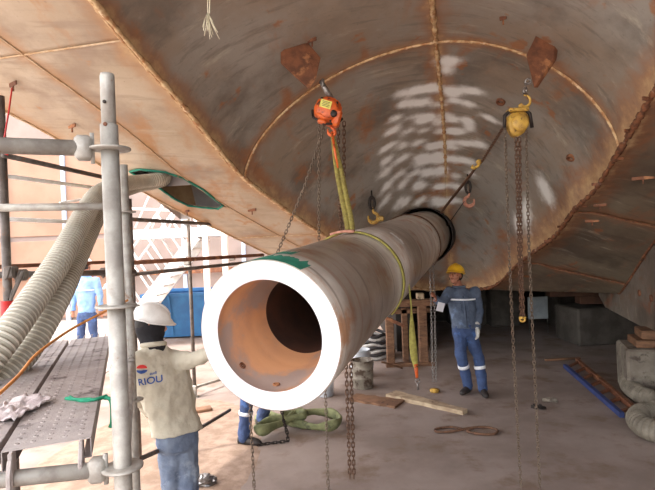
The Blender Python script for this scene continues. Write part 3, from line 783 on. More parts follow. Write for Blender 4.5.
# yellow sling from orange hoist to the pipe
sl = thing('lifting_sling', 'frayed yellow webbing sling from the orange hoist, wrapped round the pipe with tail hanging', 'sling', P(345, 228, 4.6), 'webbing slings')
tub = P(332, 134, D1 - .03)
bot = P(349, 226, 4.45)
for off_, w_, mt in ((-.012, .05, 'sling_y'), (.028, .045, 'sling_y')):
    bm = NB(); pts = smooth_path([tub + Vector((off_ * .3, 0, 0)), P(337, 165, 4.47) + Vector((off_, 0, 0)), P(343, 195, 4.46) + Vector((off_, .01, 0)), bot + Vector((off_, 0, .0)), bot + Vector((off_ * .5 - .01, .03, -.05))], 8)
    n_ = len(pts); ribbon(bm, pts, [.02 + (w_ - .02) * min(1, i / n_ * 2.2) for i in range(n_)], .012, Vector((1, .25, 0))); obj('strap', bm, M[mt], sl)
bm = NB(); ribbon(bm, [tub + Vector((0, 0, .02)), P(335, 152, 4.43), P(338, 168, 4.43)], [.018, .022, .014], .016, Vector((1, 0, 0))); obj('eye_guard', bm, M['orange'], sl)
# wrap around the pipe, at axial position
def on_pipe(a, th, r=PR + .006): return PIPE_A + PAX * a + (px_ * math.cos(th) + py_ * math.sin(th)) * r
def wrap(a0, th0, th1, n=40, slant=0.0, r=PR + .006): return [on_pipe(a0 + slant * i / n, TH_UP + sgn * (th0 + (th1 - th0) * i / n), r) for i in range(n + 1)]
aw = 1.68
w = wrap(aw, -.95, 2.35, 60, .15); bm = NB(); ribbon(bm, w, .06, .012, PAX); obj('pipe_wrap', bm, M['sling_lime'], sl)
w = wrap(aw - .06, -.30, .15, 14, .02, PR + .02); bm = NB(); ribbon(bm, w, .07, .02, PAX); obj('splice_patch', bm, M['sling_pink'], sl, label='pink worn patch')
te = w and on_pipe(aw + .15, TH_UP + sgn * 2.0)
ts = [P(408.5, 282, 4.75), P(411, 305, 4.72), P(412, 330, 4.7), P(413.5, 352, 4.7), P(416, 368, 4.7)]
bm = NB(); pts = smooth_path(ts, 5); ribbon(bm, pts, [.012 + .055 * max(0, math.sin(PI * min(1, max(0, (i / len(pts) - .3) / .75)))) for i in range(len(pts))], .014, Vector((1, .2, 0))); obj('hanging_tail', bm, M['sling_lime'], sl)
bm = NB(); ribbon(bm, [P(415.5, 364, 4.7), P(417, 378, 4.7)], [.035, .02], .02, Vector((1, .2, 0))); obj('tail_guard', bm, M['orange'], sl)
bm = NB(); shackle(bm, P(417.5, 381, 4.7), .02, .005, up=Vector((0, 0, -1))); tube(bm, [P(417.5, 383, 4.7), P(418, 390, 4.7)], .008, 6); obj('shackle', bm, M['steel'], sl)

# yellow hoist
D2 = 4.3
hc = P(517, 122, D2)
h2_ = thing('chain_hoist', 'worn yellow chain hoist with open yellow hook hanging right of the centre weld', 'chain hoist', hc, 'chain hoists')
AX = (Vector((1, 0, .0)), Vector((0, 1, 0)), Vector((0, 0, 1)))
bm = NB(); prof = [(-.085, -.02), (-.08, .05), (-.04, .075), (.05, .075), (.085, .05), (.09, -.02), (.065, -.07), (.03, -.115), (-.02, -.13), (-.05, -.10)]
prism(bm, [L2(a, -.05, b) for a, b in prof], AX[1] * .12); bmesh.ops.bevel(bm, geom=list(bm.edges), offset=.01, segments=2, affect='EDGES'); obj('gear_housing', bm, M['yellow'], h2_)
bm = NB(); lathe(bm, [(0, .075), (.02, .072), (.03, .05), (.03, 0)], L2(0.005, -.05, -.02), -AX[1], 20); obj('hand_wheel_cover', bm, M['yellow'], h2_)
bm = NB(); tube(bm, [L2(-.12, -.03, -.05), L2(-.115, -.03, .05), L2(-.06, -.03, .1), L2(.06, -.03, .1), L2(.10, -.03, .06), L2(.115, -.03, -.06)], .016, 8); obj('wheel_guard', bm, M['darksteel'], h2_)
bm = NB(); box(bm, L2(0, -.02, .093), (.17, .1, .03), ax=AX, bevel=.008); obj('top_bracket', bm, M['yellow'], h2_, smooth=False)
bm = NB(); sw = P(520, 109, D2); c = P(525, 101, D2); pts = [sw + Vector((0, 0, 0)), sw + Vector((.0, 0, .03))]
for k in range(13):
    th = R(215) + R(245) * k / 12; pts.append(c + Vector((math.cos(th) * .045, 0, math.sin(th) * .05)))
tube(bm, pts, [.014, .014] + [.015 - .006 * (k / 12) for k in range(13)], 8); obj('top_hook', bm, M['yellow'], h2_)
bm = NB(); shackle(bm, P(525, 91, D2), .03, .01, Vector((.6, .6, 0)), Vector((.2, 0, 1))); shackle(bm, P(528, 82, D2 + .05), .028, .009, Vector((.6, -.6, 0))); obj('shackle', bm, M['steel'], h2_)
chn(h2_, [P(505, 130, D2), P(509, 250, D2), P(514, 360, D2), P(521, 488, D2 - .15), P(522, 494, 4.1)])
chn(h2_, [P(526, 130, D2), P(529, 250, D2), P(534, 360, D2), P(540, 488, D2 - .15), P(541, 494, 4.1)])
chn(h2_, [P(516, 138, D2), P(519, 250, D2), P(521.5, 318, D2)], M['chain_rust'], .036, .005, .012, 'load_chain')
chn(h2_, [P(519.5, 138, D2), P(521, 250, D2), P(523.5, 318, D2)], M['chain_rust'], .036, .005, .012, 'load_chain')
bm = NB(); shackle(bm, P(522.5, 319, D2), .022, .009, up=Vector((0, 0, -1))); obj('chain_stop', bm, M['yellow'], h2_)
chn(h2_, [P(503, 128, D2), P(481, 163, 5.2)], M['chain_rust'], .036, .005, .012, 'load_chain')
bm = NB(); hook(bm, P(479, 161, 5.2), .03, .012, Vector((1, 0, 0)), Vector((-.6, .2, -.75)).normalized()); ball(bm, P(479, 162, 5.2), .03, 10); obj('load_hook', bm, M['yellow'], h2_)
s2 = thing('lifting_sling', 'dark brown webbing sling from the yellow hoist hook to the far end of the pipe', 'sling', P(460, 185, 6), 'webbing slings')
bm = NB(); pts = smooth_path([P(477, 166, 5.25), P(468, 178, 5.6), P(457, 192, 6.1), P(446, 206, 6.7), P(441, 213, 6.95)], 6)
ribbon(bm, pts, [.03 + .045 * math.sin(PI * i / (len(pts) - 1)) for i in range(len(pts))], .012, Vector((1, 0, .6))); obj('strap', bm, M['sling_brown'], s2)
w = wrap(4.55, -.8, 2.3, 40, .1); bm = NB(); ribbon(bm, w, .05, .012, PAX); obj('pipe_wrap', bm, M['sling_brown'], s2)

# small hooks hanging from the hull beside the pipe
for (px, py, D, rot, lab) in ((372, 203, 5.9, .2, 'small yellow hook with steel link hanging above the pipe, left of centre'), (468, 187, 6.3, -.2, 'small pale hook with dark link hanging right of the pipe')):
    D = hit(px, py - 10).y - .05; q = P(px, py, D); t = thing('lifting_hook', lab, 'hook', q)
    bm = NB(); ring = [q + Vector((math.cos(2 * PI * k / 14) * .04, 0.0, math.sin(2 * PI * k / 14) * .09)) for k in range(14)]; tube(bm, ring, .02, 8, closed=True)
    zh = hull_z(q.x, q.y); tube(bm, [q + Vector((0, 0, .05)), Vector((q.x, q.y, zh))], .012, 6); obj('steel_link', bm, M['darksteel'], t)
    bm = NB(); hook(bm, q + Vector((0.01, 0, -.07)), .075, .022, Vector((1, 0, 0)) if rot > 0 else Vector((-1, 0, 0))); obj('hook', bm, M['yellow'] if rot > 0 else M['sling_pink'], t)
    bm = NB()
    if rot > 0: box(bm, q + Vector((.11, -.02, -.24)), (.12, .08, .08), bevel=.02); obj('hook_block', bm, M['yellow'], t, smooth=False)
    else: tube(bm, [q + Vector((-.05, 0, -.2)), P(447, 226, 7.0)], .006, 6); obj('wire', bm, M['darksteel'], t)
# chain fall beside the right worker
cf = thing('hanging_chain', 'slim chain loop hanging from the pipe beside the worker in blue, yellow weight below', 'chain', Vector((P(434, 387, 6.95).x, 6.95, 0)))
chn(cf, [P(429.5, 252, 6.95), P(431, 300, 6.95), P(433, 384, 6.95)], M['steel'], .04, .004, .012, 'chain_strand')
chn(cf, [P(432.5, 252, 6.95), P(434.5, 300, 6.95), P(436, 384, 6.95)], M['steel'], .04, .004, .012, 'chain_strand')
bm = NB(); lathe(bm, [(0, 0), (0, .06), (.02, .07), (.04, .06), (.05, 0)], Vector((P(434.5, 386, 6.95).x, 6.95, .0)), (0, 0, 1), 16); obj('weight', bm, M['yellow'], cf)

# white frayed cord at the top
fr = thing('frayed_cord', 'frayed white cord tassel hanging at the top left of the tunnel', 'cord', P(208, 20, 3.3))
q0 = P(208, 13, 3.3); bm = NB(); tube(bm, [P(207, -40, 3.35), P(208, 14, 3.3)], .004, 6); tube(bm, [P(211, -40, 3.35), P(209.5, 14, 3.3)], .004, 6); obj('cord', bm, M['fray'], fr)
bm = NB()
for k in range(16):
    e = P(208 + random.uniform(-7, 14), 30 + random.uniform(-3, 8), 3.3) + Vector((0, random.uniform(-.05, .05), 0)); m = (q0 + e) / 2 + Vector((random.uniform(-.01, .01), 0, .008)); tube(bm, [q0, m, e], .0028, 5)
obj('frayed_strands', bm, M['fray'], fr, kind='stuff')

# ------------------------------------------------------------ scaffolding
YS = R(-22)
sx_ = Vector((math.cos(YS), -math.sin(-YS), 0))       # across direction
fd = Vector((-math.sin(R(22)), math.cos(R(22)), 0))    # along the deck, away
ac = Vector((-math.cos(R(22)), -math.sin(R(22)), 0))   # across, to the left and nearer
T = .0255
pole = P(116, 300, 1.57); pole = Vector((pole.x, pole.y, 0))
sc = thing('scaffold', 'grey ringlock scaffold with upright pole and ledgers at the left front', 'scaffold', pole)
ztop = P(108, 74, 1.57).z
bm = NB(); tube(bm, [pole, pole + Vector((0, 0, ztop - .16))], T * 1.05, 20); obj('standard', bm, M['galv'], sc)
bm = NB(); tube(bm, [pole + Vector((0, 0, ztop - .2)), pole + Vector((0, 0, ztop - .01)), pole + Vector((0, 0, ztop))], [T * .86, T * .86, T * .8], 20); obj('spigot', bm, M['galv'], sc)
def hole_dot(z, r=.005):
    bm = NB(); lathe(bm, [(0, r), (.003, r), (.003, 0)], pole + Vector((0.0, -T * 1.0, z)), (0.1, -1, 0), 10); return bm
obj('pin_hole', hole_dot(P(108, 104, 1.57).z, .0055), M['darksteel'], sc); obj('pin_hole', hole_dot(P(111, 126, 1.57).z, .0065), M['rustplate'], sc)
def rosette(base, z, parent, mat=M['galv']):
    bm = NB(); c = Vector((base.x, base.y, z)); n = 32
    lathe(bm, [(-.005, T), (-.005, .05), (-.003, .062), (.003, .062), (.005, .05), (.005, T)], c, (0, 0, 1), n)
    for k in range(8):
        a = k * PI / 4 + .2; lathe(bm, [(.0055, .008), (.0058, 0)], c + Vector((math.cos(a) * .045, math.sin(a) * .045, 0)), (0, 0, 1), 8)
    obj('rosette', bm, mat, parent)
RZ = [P(110.5, 149, 1.57).z, P(118, 306, 1.57).z, P(122, 467, 1.57).z]
for z in RZ: rosette(pole, z, sc)
def ledger(a, b, r, parent, mat=M['galv'], ends=True, name='ledger'):
    a = Vector(a); b = Vector(b); d = (b - a).normalized(); bm = NB(); tube(bm, [a + d * .07, b - d * (.07 if ends else 0)], r, 16)
    o = obj(name, bm, mat, parent)
    for e, dd in ((a, d), (b, -d)) if ends else ((a, d),):
        bm = NB(); box(bm, e + dd * .075, (.05, .05, .075), ax=(dd, Vector((0, 0, 1)).cross(dd), Vector((0, 0, 1))), bevel=.01)
        box(bm, e + dd * .05, (.012, .012, .095), ax=(dd, Vector((0, 0, 1)).cross(dd), Vector((0, 0, 1)))); obj('ledger_head', bm, mat, o)
    return o
pL = pole + Vector((-1.05, -.17, 0)); pF = pole + fd * 2.3; pFL = pL + fd * 2.3
ledger(pole + Vector((0, 0, RZ[0])), pole + ac * 1.0 + Vector((0, 0, RZ[0])), .0245, sc)
ledger(pole + Vector((0, 0, RZ[2])), pole + Vector((-1.0, -.16, RZ[2] - .0)), .0245, sc)
bm = NB(); tube(bm, [pL, pL + Vector((0, 0, 2.7))], T, 16); obj('standard', bm, M['galv'], sc)
# rear standards
q = P(131, 350, 3.1); pF = Vector((q.x, q.y, 0)); bm = NB(); tube(bm, [pF, pF + Vector((0, 0, P(122, 165, 3.1).z))], T * .95, 14); obj('standard', bm, M['galv'], sc)
for yy in (212, 306, 400): rosette(pF, P(128, yy, 3.1).z, sc)
q = P(6, 250, 3.05); pFL = Vector((q.x, q.y, 0)); bm = NB(); tube(bm, [pFL, pFL + Vector((0, 0, P(3, 96, 3.05).z))], T, 14); obj('standard', bm, M['galv_dark'], sc)
bm = NB(); tube(bm, [P(-12, 208, 3.0), P(126, 206, 3.15)], .024, 14); obj('ledger', bm, M['galv'], sc)
# side ledgers front-to-back on the right and tubes crossing behind
ledger(pole + Vector((0, 0, RZ[2])), pF + Vector((0, 0, RZ[2])), .022, sc)
bz = pFL + (pF - pFL) * .05
for (a, b, r, mt) in (((3, 155, 3.0), (107, 178, 4.1), .017, 'galv_dark'), ((5, 176, 3.6), (112, 190, 5.0), .017, 'white_tube'), ((5, 219, 3.6), (95, 223, 4.4), .017, 'white_tube'), ((60, 203, 4.5), (110, 195, 5.2), .012, 'white_tube'),
                       ((-2, 275, 3.1), (135, 272, 4.1), .022, 'galv_dark')):
    bm = NB(); tube(bm, [P(*a), P(*b)], r, 12); obj('cross_tube', bm, M[mt], sc)
bm = NB(); bar(bm, P(-6, 267, 3.3), P(110, 262, 4.6), .03, .028); obj('toe_board', bm, M['rustplate'], sc, smooth=False)
for (px, py, D) in ((11, 272, 3.0), (21, 275, 3.05), (105, 272, 3.9)):
    bm = NB(); c = P(px, py, D); box(bm, c, (.07, .06, .07), bevel=.012); tube(bm, [c + Vector((.02, -.04, .03)), c + Vector((.02, -.08, -.04))], .009, 6); obj('coupler', bm, M['galv_dark'], sc, smooth=False)
bm = NB(); tube(bm, [P(14, 290, 2.95), P(10, 300, 2.95), P(23, 272, 2.95)], .012, 8); obj('coupler_handle', bm, M['galv_dark'], sc)
bm = NB(); tube(bm, [P(7, 301, 3.03), P(7.5, 327, 3.03)], .034, 12); obj('red_marking', bm, M['red'], sc, label='red painted band on the left upright')
# braces at the foot of the near scaffold
bm = NB(); tube(bm, [P(100, 476, 2.6), P(172, 445, 3.9), P(230, 410, 5.0)], .016, 10); 
fb = tag(obj('loose_tube', bm, M['galv_dark'], loc=P(170, 445, 3.9)), 'thin dark tube lying low on the sand behind the worker in beige', 'tube')

# decks
def deck(x0a, label):
    """metal plank; x0a = offset across from the pole (towards left)"""
    W = .25; n_ = P(92, 447, 1.6); zt = RZ[2] + .085; o0 = Vector((n_.x, n_.y, zt)) + ac * x0a; Ld = 2.12
    t = thing('scaffold_plank', label, 'scaffold plank', o0 + Vector((0, 0, -.06)), 'scaffold planks')
    bm = NB(); A = o0; up = Vector((0, 0, 1))
    # channel section: top sheet, two sides, lips
    for (cx, sz, zc) in ((W / 2, (W - .004, Ld, .003), 0), (.003, (.003, Ld, .06), -.03), (W - .003, (.003, Ld, .06), -.03), (.015, (.026, Ld, .003), -.06), (W - .015, (.026, Ld, .003), -.06)):
        box(bm, A + ac * cx + fd * (Ld / 2) + up * zc, sz, ax=(ac, fd, up))
    obj('deck_sheet', bm, M['deck'], t, smooth=False)
    bm = NB()
    for i in range(46):
        for j in range(5):
            c = A + ac * (.035 + j * .045) + fd * (.05 + i * .049) + up * .0015
            lathe(bm, [(0, .0085), (.003, .0055), (.0005, .0035)], c, (0, 0, 1), 6)
    obj('grip_dimples', bm, M['deck'], t, kind='stuff')
    for e in (.0, Ld - .04):
        for jx in (.03, W - .03):
            bm = NB(); box(bm, A + ac * jx + fd * (e) + up * -.05, (.012, .06, .1), ax=(ac, fd, up), bevel=.002); tube(bm, [A + ac * jx + fd * (e - .03) + up * -.02, A + ac * jx + fd * (e - .055) + up * -.06, A + ac * jx + fd * (e - .055) + up * -.1], .008, 6); obj('end_hook', bm, M['deck'], t, smooth=False)
    return t
deck(0, 'perforated grey steel scaffold plank with green cord on it, nearer the upright pole')
deck(.265, 'perforated grey steel scaffold plank with a white rag on it, farther left')
deck(.53, 'perforated grey steel scaffold plank under the hoses at the left edge')
zdk = RZ[2] + .085
# rag
g = G(22, 412, zdk); bm = NB(); n = 16; gr = []
for i in range(n + 1):
    for j in range(n + 1):
        a = (i / n - .5); b = (j / n - .5); q = Vector((a * .15, b * .26, 0)); q.z = .012 + .035 * abs(mnoise.noise(Vector((a * 7, b * 7, 3)))) + .03 * max(0, mnoise.noise(Vector((a * 3, b * 3, 8))))
        q.x += .02 * mnoise.noise(Vector((a * 4, b * 5, 1))); gr.append(bm.verts.new(g + Vector((q.x - .02, q.y, q.z))))
for i in range(n):
    for j in range(n): k = i * (n + 1) + j; bm.faces.new((gr[k], gr[k + n + 1], gr[k + n + 2], gr[k + 1]))
o = obj('rag', bm, M['rag'], loc=g); o.modifiers.new('s', 'SOLIDIFY').thickness = .004; tag(o, 'crumpled dirty white rag lying on the steel plank at the left edge', 'rag')
# green cord across the deck, hanging end
bm = NB(); pts = [G(66, 400, zdk), G(75, 401, zdk), G(84, 402.5, zdk), G(95, 401, zdk), G(103, 399, zdk)]; pts = [p + Vector((0, 0, .006)) for p in pts]
tube(bm, smooth_path(pts, 4), .008, 6); tube(bm, smooth_path([p + Vector((.01, .012 * (-1) ** i, .004)) for i, p in enumerate(pts)], 4), .006, 6)
e = pts[-1]; tube(bm, smooth_path([e, e + Vector((.03, 0, -.01)), e + Vector((.035, 0, -.06)), e + Vector((.03, 0, -.12))], 4), [.008] * 12 + [.014], 6)
tag(obj('green_cord', bm, M['cordgreen'], loc=pts[2]), 'bright green cord tied across the steel scaffold plank', 'cord')
# hoses
def duct(ctrl, rad, mat, pitch=.028, label='', group=None, loc=None, name='flexible_duct'):
    pts = resample(smooth_path(ctrl, 14), pitch / 3); bm = NB(); rr = [rad * (1.0, 1.0, .87)[i % 3] for i in range(len(pts))]
    tube(bm, pts, rr, 22)
    bm.faces.ensure_lookup_table()
    for i, f in enumerate(bm.faces): f.material_index = 0 if (i // 22) % 3 == 0 else 1
    o = obj(name, bm, [mat, M['hose_groove_shade'] if name == 'flexible_duct' else mat], loc=loc if loc is not None else ctrl[0], smooth=False); return tag(o, label, 'hose', group)
hA = hit(166, 179).y; hB = hit(170, 184).y
duct([P(-60, 425, 2.2), P(-2, 348, 2.4), P(35, 297, 2.7), P(62, 256, 3.05), P(86, 212, 3.6), P(100, 193, 4.1), P(120, 184.5, 4.7), P(142, 181.5, 5.3), P(160, 178.5, hA - .12), P(168, 170, hA + .2)], .074, M['hose'], label='cream ribbed duct running from the lower left up into the green-edged hull opening', group='ribbed ducts')
duct([P(-60, 460, 2.2), P(-10, 392, 2.4), P(28, 350, 2.65), P(59, 297, 2.95), P(78, 256, 3.4), P(98, 214, 4.0), P(113, 196, 4.7), P(135, 187, 5.3), P(152, 184, hB), P(164, 180, hB + .2), P(168, 170, hB + .5)], .069, M['hose'], label='cream ribbed duct running behind and below the other duct by the planks', group='ribbed ducts')
bm = NB(); tube(bm, smooth_path([P(128, 300, 3.0), P(104, 312, 2.9), P(70, 330, 2.7), P(38, 353, 2.3), P(18, 376, 2.0), P(-10, 402, 1.8)], 6), .007, 6)
tag(obj('cable', bm, M['cordorange'], loc=P(50, 345, 2.4)), 'thin orange cable sagging over the scaffold planks', 'cable')
bm = NB(); tube(bm, smooth_path([P(12, 88, 3.1), P(9, 110, 3.0), P(6, 128, 3.0), P(3, 150, 3.0), P(8, 155, 3.0)], 5), .005, 6)
tag(obj('red_string', bm, M['red'], loc=P(8, 120, 3.0)), 'thin red string hanging from the hull at the left edge', 'string')
# far scaffold
pf = G(195, 397, 0); fs = thing('scaffold', 'slim far scaffold frame of grey tubes left of the pipe end', 'scaffold', pf); Df = pf.y
bm = NB(); tube(bm, [pf, Vector((pf.x, pf.y, P(185, 213, Df).z))], .026, 12); obj('standard', bm, M['galv_dark'], fs)
bm = NB(); lathe(bm, [(0, .07), (.01, .07), (.02, .03), (.1, .03)], pf, (0, 0, 1), 16); obj('base_plate', bm, M['galv'], fs)
for (a, b, r, mt) in (((127, 263, 5.0), (263, 255, 7.6), .024, 'rustplate'), ((127, 275, 5.0), (262, 261, 7.6), .022, 'galv_dark'), ((126, 219, 5.2), (226, 225, 7.4), .022, 'galv_dark'), ((192, 388, Df), (226, 378, Df + .6), .022, 'galv')):
    bm = NB(); tube(bm, [P(*a), P(*b)], r, 12); obj('ledger', bm, M[mt], fs)
q = P(132, 268, 5.05); bm = NB(); tube(bm, [Vector((q.x, q.y, 0)), Vector((q.x, q.y, q.z + .7))], .024, 12); obj('standard', bm, M['galv_dark'], fs)
for (px, py) in ((187, 262), (188, 268), (232, 258), (186, 222), (194, 388)):
    bm = NB(); box(bm, P(px, py, Df - .02), (.09, .07, .08), bevel=.015); obj('coupler', bm, M['galv'], fs, smooth=False)

# ------------------------------------------------------------ outside: white stairs, container
DS = 11.0
st = thing('stair_tower', 'white painted steel stairs and landing out in the sunny yard', 'stairs', (P(165, 300, DS).x, DS, 0))
lo_, hi2 = P(130, 322, DS), P(196, 236, DS)
for yy in (DS, DS + .9):
    d = Vector((0, yy - DS, 0)); bm = NB(); bar(bm, lo_ + d, hi2 + d, .06, .22); obj('stringer', bm, M['white'], st, smooth=False)
    bm = NB(); tube(bm, [lo_ + d + Vector((-.55, 0, .75)), hi2 + d + Vector((-.5, 0, .95))], .03, 8); obj('handrail', bm, M['white'], st)
    for k in range(6):
        q = lo_ + (hi2 - lo_) * (k / 5) + d; bm = NB(); tube(bm, [q, q + Vector((-.52, 0, .85))], .025, 8); obj('baluster', bm, M['white'], st)
for k in range(9):
    q = lo_ + (hi2 - lo_) * ((k + .5) / 9) + Vector((0, .45, .03)); bm = NB(); box(bm, q, (.26, .9, .035)); obj('tread', bm, M['white'], st, smooth=False)
la, lb2 = P(120, 230, DS), P(226, 236, DS)
bm = NB(); box(bm, (la + lb2) / 2 + Vector((0, .45, 0)), ((lb2 - la).length, .95, .2)); obj('landing', bm, M['white'], st, smooth=False)
for px in (122, 205, 224):
    q = P(px, 230, DS); bm = NB(); bar(bm, Vector((q.x, DS + .02, 0)), Vector((q.x, DS + .02, q.z + 1.3)), .12, .12); obj('post', bm, M['white'], st, smooth=False)
for (pa_, pb_) in (((120, 190), (226, 196)), ((120, 208), (226, 213))):
    bm = NB(); tube(bm, [P(*pa_, DS), P(*pb_, DS)], .025, 8); obj('guard_rail', bm, M['white'], st)
for k in range(5):
    px = 135 + k * 17; bm = NB(); tube(bm, [P(px, 228, DS), P(px + 14, 196, DS)], .02, 8); obj('guard_brace', bm, M['white'], st)
cb = G(190, 333, 0); bz0 = thing('skip_container', 'blue steel skip container in the yard beyond the far scaffold', 'container', cb)
bm = NB(); w0, w1 = 1.5, 1.8; hh = 1.05
vb = [cb + Vector((sx * w0 / 2, sy * .7, .06)) for sx, sy in ((-1, -1), (1, -1), (1, 1), (-1, 1))]; vt = [cb + Vector((sx * w1 / 2, sy * .8, hh)) for sx, sy in ((-1, -1), (1, -1), (1, 1), (-1, 1))]
A = [bm.verts.new(v) for v in vb]; B = [bm.verts.new(v) for v in vt]; bm.faces.new(list(reversed(A)))
for k in range(4): bm.faces.new((A[k], A[(k + 1) % 4], B[(k + 1) % 4], B[k]))
o = obj('tub', bm, M['blue'], bz0, smooth=False); o.modifiers.new('s', 'SOLIDIFY').thickness = -.03
bm = NB()
for a, b in zip(vt, vt[1:] + vt[:1]): bar(bm, a, b, .08, .08)
obj('rim', bm, M['blue'], bz0, smooth=False)
for k in range(4):
    x = (-.6 + k * .4); bm = NB(); bar(bm, cb + Vector((x * w0 / 1.5, -.72, .08)), cb + Vector((x * w1 / 1.5, -.83, hh)), .06, .05, up=(1, 0, 0)); obj('rib', bm, M['blue'], bz0, smooth=False)

# ------------------------------------------------------------ floor items
def put(name, bm, mat, loc, label, cat, group=None, smooth=True, kind=None): return tag(obj(name, bm, mat, loc=loc, smooth=smooth), label, cat, group, kind)
# concrete keel blocks
def block(name, c, sz, rot, label, group=None, mat=None, bev=.03):
    bm = NB(); box(bm, (c[0], c[1], c[2] + sz[2] / 2), sz, rot=rot, bevel=bev); return put(name, bm, mat or M['concrete'], Vector(c), label, 'timber' if 'wood' in name or 'timber' in name else 'block', group, False)
kb = G(640, 402, 0); RBR = math.atan2(dirk.y, dirk.x)
kc = kb + Vector((.42, .35, 0)); block('concrete_block', kc, (.75, .7, .62), R(-20), 'grey concrete keel block at the right edge beside a fat grey hose')
tb = kc + Vector((.0, 0, .622)); block('timber_packer', tb, (.5, .45, .10), R(-18), 'reddish timber packer on the right-edge concrete block, lower', None, M['wood'], .01)
block('timber_packer', tb + Vector((.02, 0, .102)), (.38, .4, .11), R(-20), 'reddish timber packer directly under the keel, topmost', None, M['wood'], .01)
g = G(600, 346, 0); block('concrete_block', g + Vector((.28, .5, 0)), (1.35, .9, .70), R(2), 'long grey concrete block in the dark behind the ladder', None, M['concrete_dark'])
bm = NB(); box(bm, g + Vector((.12, .5, .98)), (1.6, .3, .16), rot=R(-8), bevel=.01); bm2 = bm; put('timber_beam', bm2, M['wood_dark'], g + Vector((.12, .5, .9)), 'reddish timber beam under the hull above the pale block', 'timber', smooth=False)
bm = NB(); box(bm, g + Vector((.12, .5, .82)), (.5, .3, .155), rot=R(-8), bevel=.01); put('timber_packer', bm, M['wood_dark'], g + Vector((.12, .5, .74)), 'timber packer on the long pale block in the dark', 'timber', smooth=False)
# grey panel on legs
g = G(541, 333, 0); pn = thing('notice_board', 'blank grey panel on thin legs standing in the dark under the hull', 'board', g); wq = .52
bm = NB(); box(bm, g + Vector((-.05, 0, .55)), (.42, .03, .48), rot=R(-6), bevel=.005); obj('panel', bm, M['panelgrey'], pn, smooth=False)
for sx in (-.24, .16):
    bm = NB(); tube(bm, [g + Vector((sx, .02, 0)), g + Vector((sx, .02, .79))], .012, 8); obj('leg', bm, M['steel'], pn)
# far blocks hidden in the dark row
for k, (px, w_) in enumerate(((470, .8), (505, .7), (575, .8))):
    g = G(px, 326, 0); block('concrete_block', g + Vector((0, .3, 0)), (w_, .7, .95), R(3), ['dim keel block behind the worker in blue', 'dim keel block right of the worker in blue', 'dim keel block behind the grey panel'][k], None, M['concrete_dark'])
# ladder
ld = thing('ladder', 'ladder lying on the floor at right, one rail blue, one rusty', 'ladder', G(600, 385, 0))
A1, A2 = G(565, 366, .04), G(622, 415, .04); B1, B2 = G(577, 360, .04), G(637, 411, .04)
bm = NB(); bar(bm, A1, A2, .05, .06); obj('rail', bm, M['rail_blue'], ld, smooth=False, label='blue rail'); bm = NB(); bar(bm, B1, B2, .05, .06); obj('rail', bm, M['rustplate'], ld, smooth=False, label='rusty rail')
for k in range(7):
    t_ = (k + .3) / 6.6; bm = NB(); bar(bm, A1.lerp(A2, t_), B1.lerp(B2, t_), .035, .03); obj('rung', bm, M['rustplate'], ld, smooth=False)
bm = NB(); bar(bm, G(545, 360, .02), G(580, 358, .02), .05, .03); put('wood_strip', bm, M['wood'], G(562, 359, 0), 'thin reddish strip lying at the far end of the ladder', 'timber', smooth=False)
# fat hose on the floor at right
rh = .115
def hz(px, py, z): return G(px, py, z)
duct([G(690, 402, .12), G(665, 401, .12), G(643, 396, .12), G(629, 384, .12), G(634, 374, .12), G(650, 370, .12), G(680, 372, .12)], rh, M['hose_grey'], .05, 'fat grey hose looping on the floor round the concrete block', 'floor hoses', G(640, 395, 0), 'floor_hose')
duct([G(700, 436, .12), G(665, 433, .12), G(645, 427, .12), G(638, 418, .12), G(650, 412, .12), G(690, 412, .12)], rh * 1.0, M['hose_grey'], .05, 'fat grey hose bend on the floor at the lower right edge', 'floor hoses', G(645, 430, 0), 'floor_hose')
# pails
def pail(c, r, h_, mat, label, rim=True, group='pails'):
    t = thing('paint_pail', label, 'pail', c, group); bm = NB()
    lathe(bm, [(0, 0), (0, r * .9), (.02, r * .93), (h_ * .35, r * .96), (h_ * .36, r * .985), (h_ * .38, r * .965), (h_ * .7, r * .985), (h_ * .71, r * 1.01), (h_ * .73, r * .99), (h_, r), (h_ + .004, r * 1.03), (h_, r * 1.04), (h_ - .008, r * .98), (.03, r * .9), (.03, 0)], c, (0, 0, 1), 28)
    obj('body', bm, mat, t); bm = NB(); pts = [c + Vector((math.cos(R(a)) * r * 1.04, -.02 - math.sin(R(a)) * .05, h_ - .03 - math.sin(R(a)) * h_ * .45)) for a in range(0, 181, 12)]; tube(bm, pts, .004, 5); obj('handle', bm, M['steel'], t)
    bm = NB(); lathe(bm, [(h_ * .82, 0), (h_ * .82, r * .95)], c, (0, 0, 1), 20); obj('contents', bm, M['darksteel'], t)
    return t
g = G(364, 390, 0); pail(g + Vector((0, .15, 0)), .16, .40, M['bucket'], 'dirty grey paint-spattered pail standing on the floor below the pipe')
g = G(362, 381, 0); pail(g + Vector((.0, .3, 0)), .16, .42, M['pailwhite'], 'pale blue-white pail behind the paint-spattered pail')
g = G(325, 398, 0); pail(g + Vector((0, .13, 0)), .13, .34, M['pailwhite'], 'white pail under the pipe beside the hanging chains')
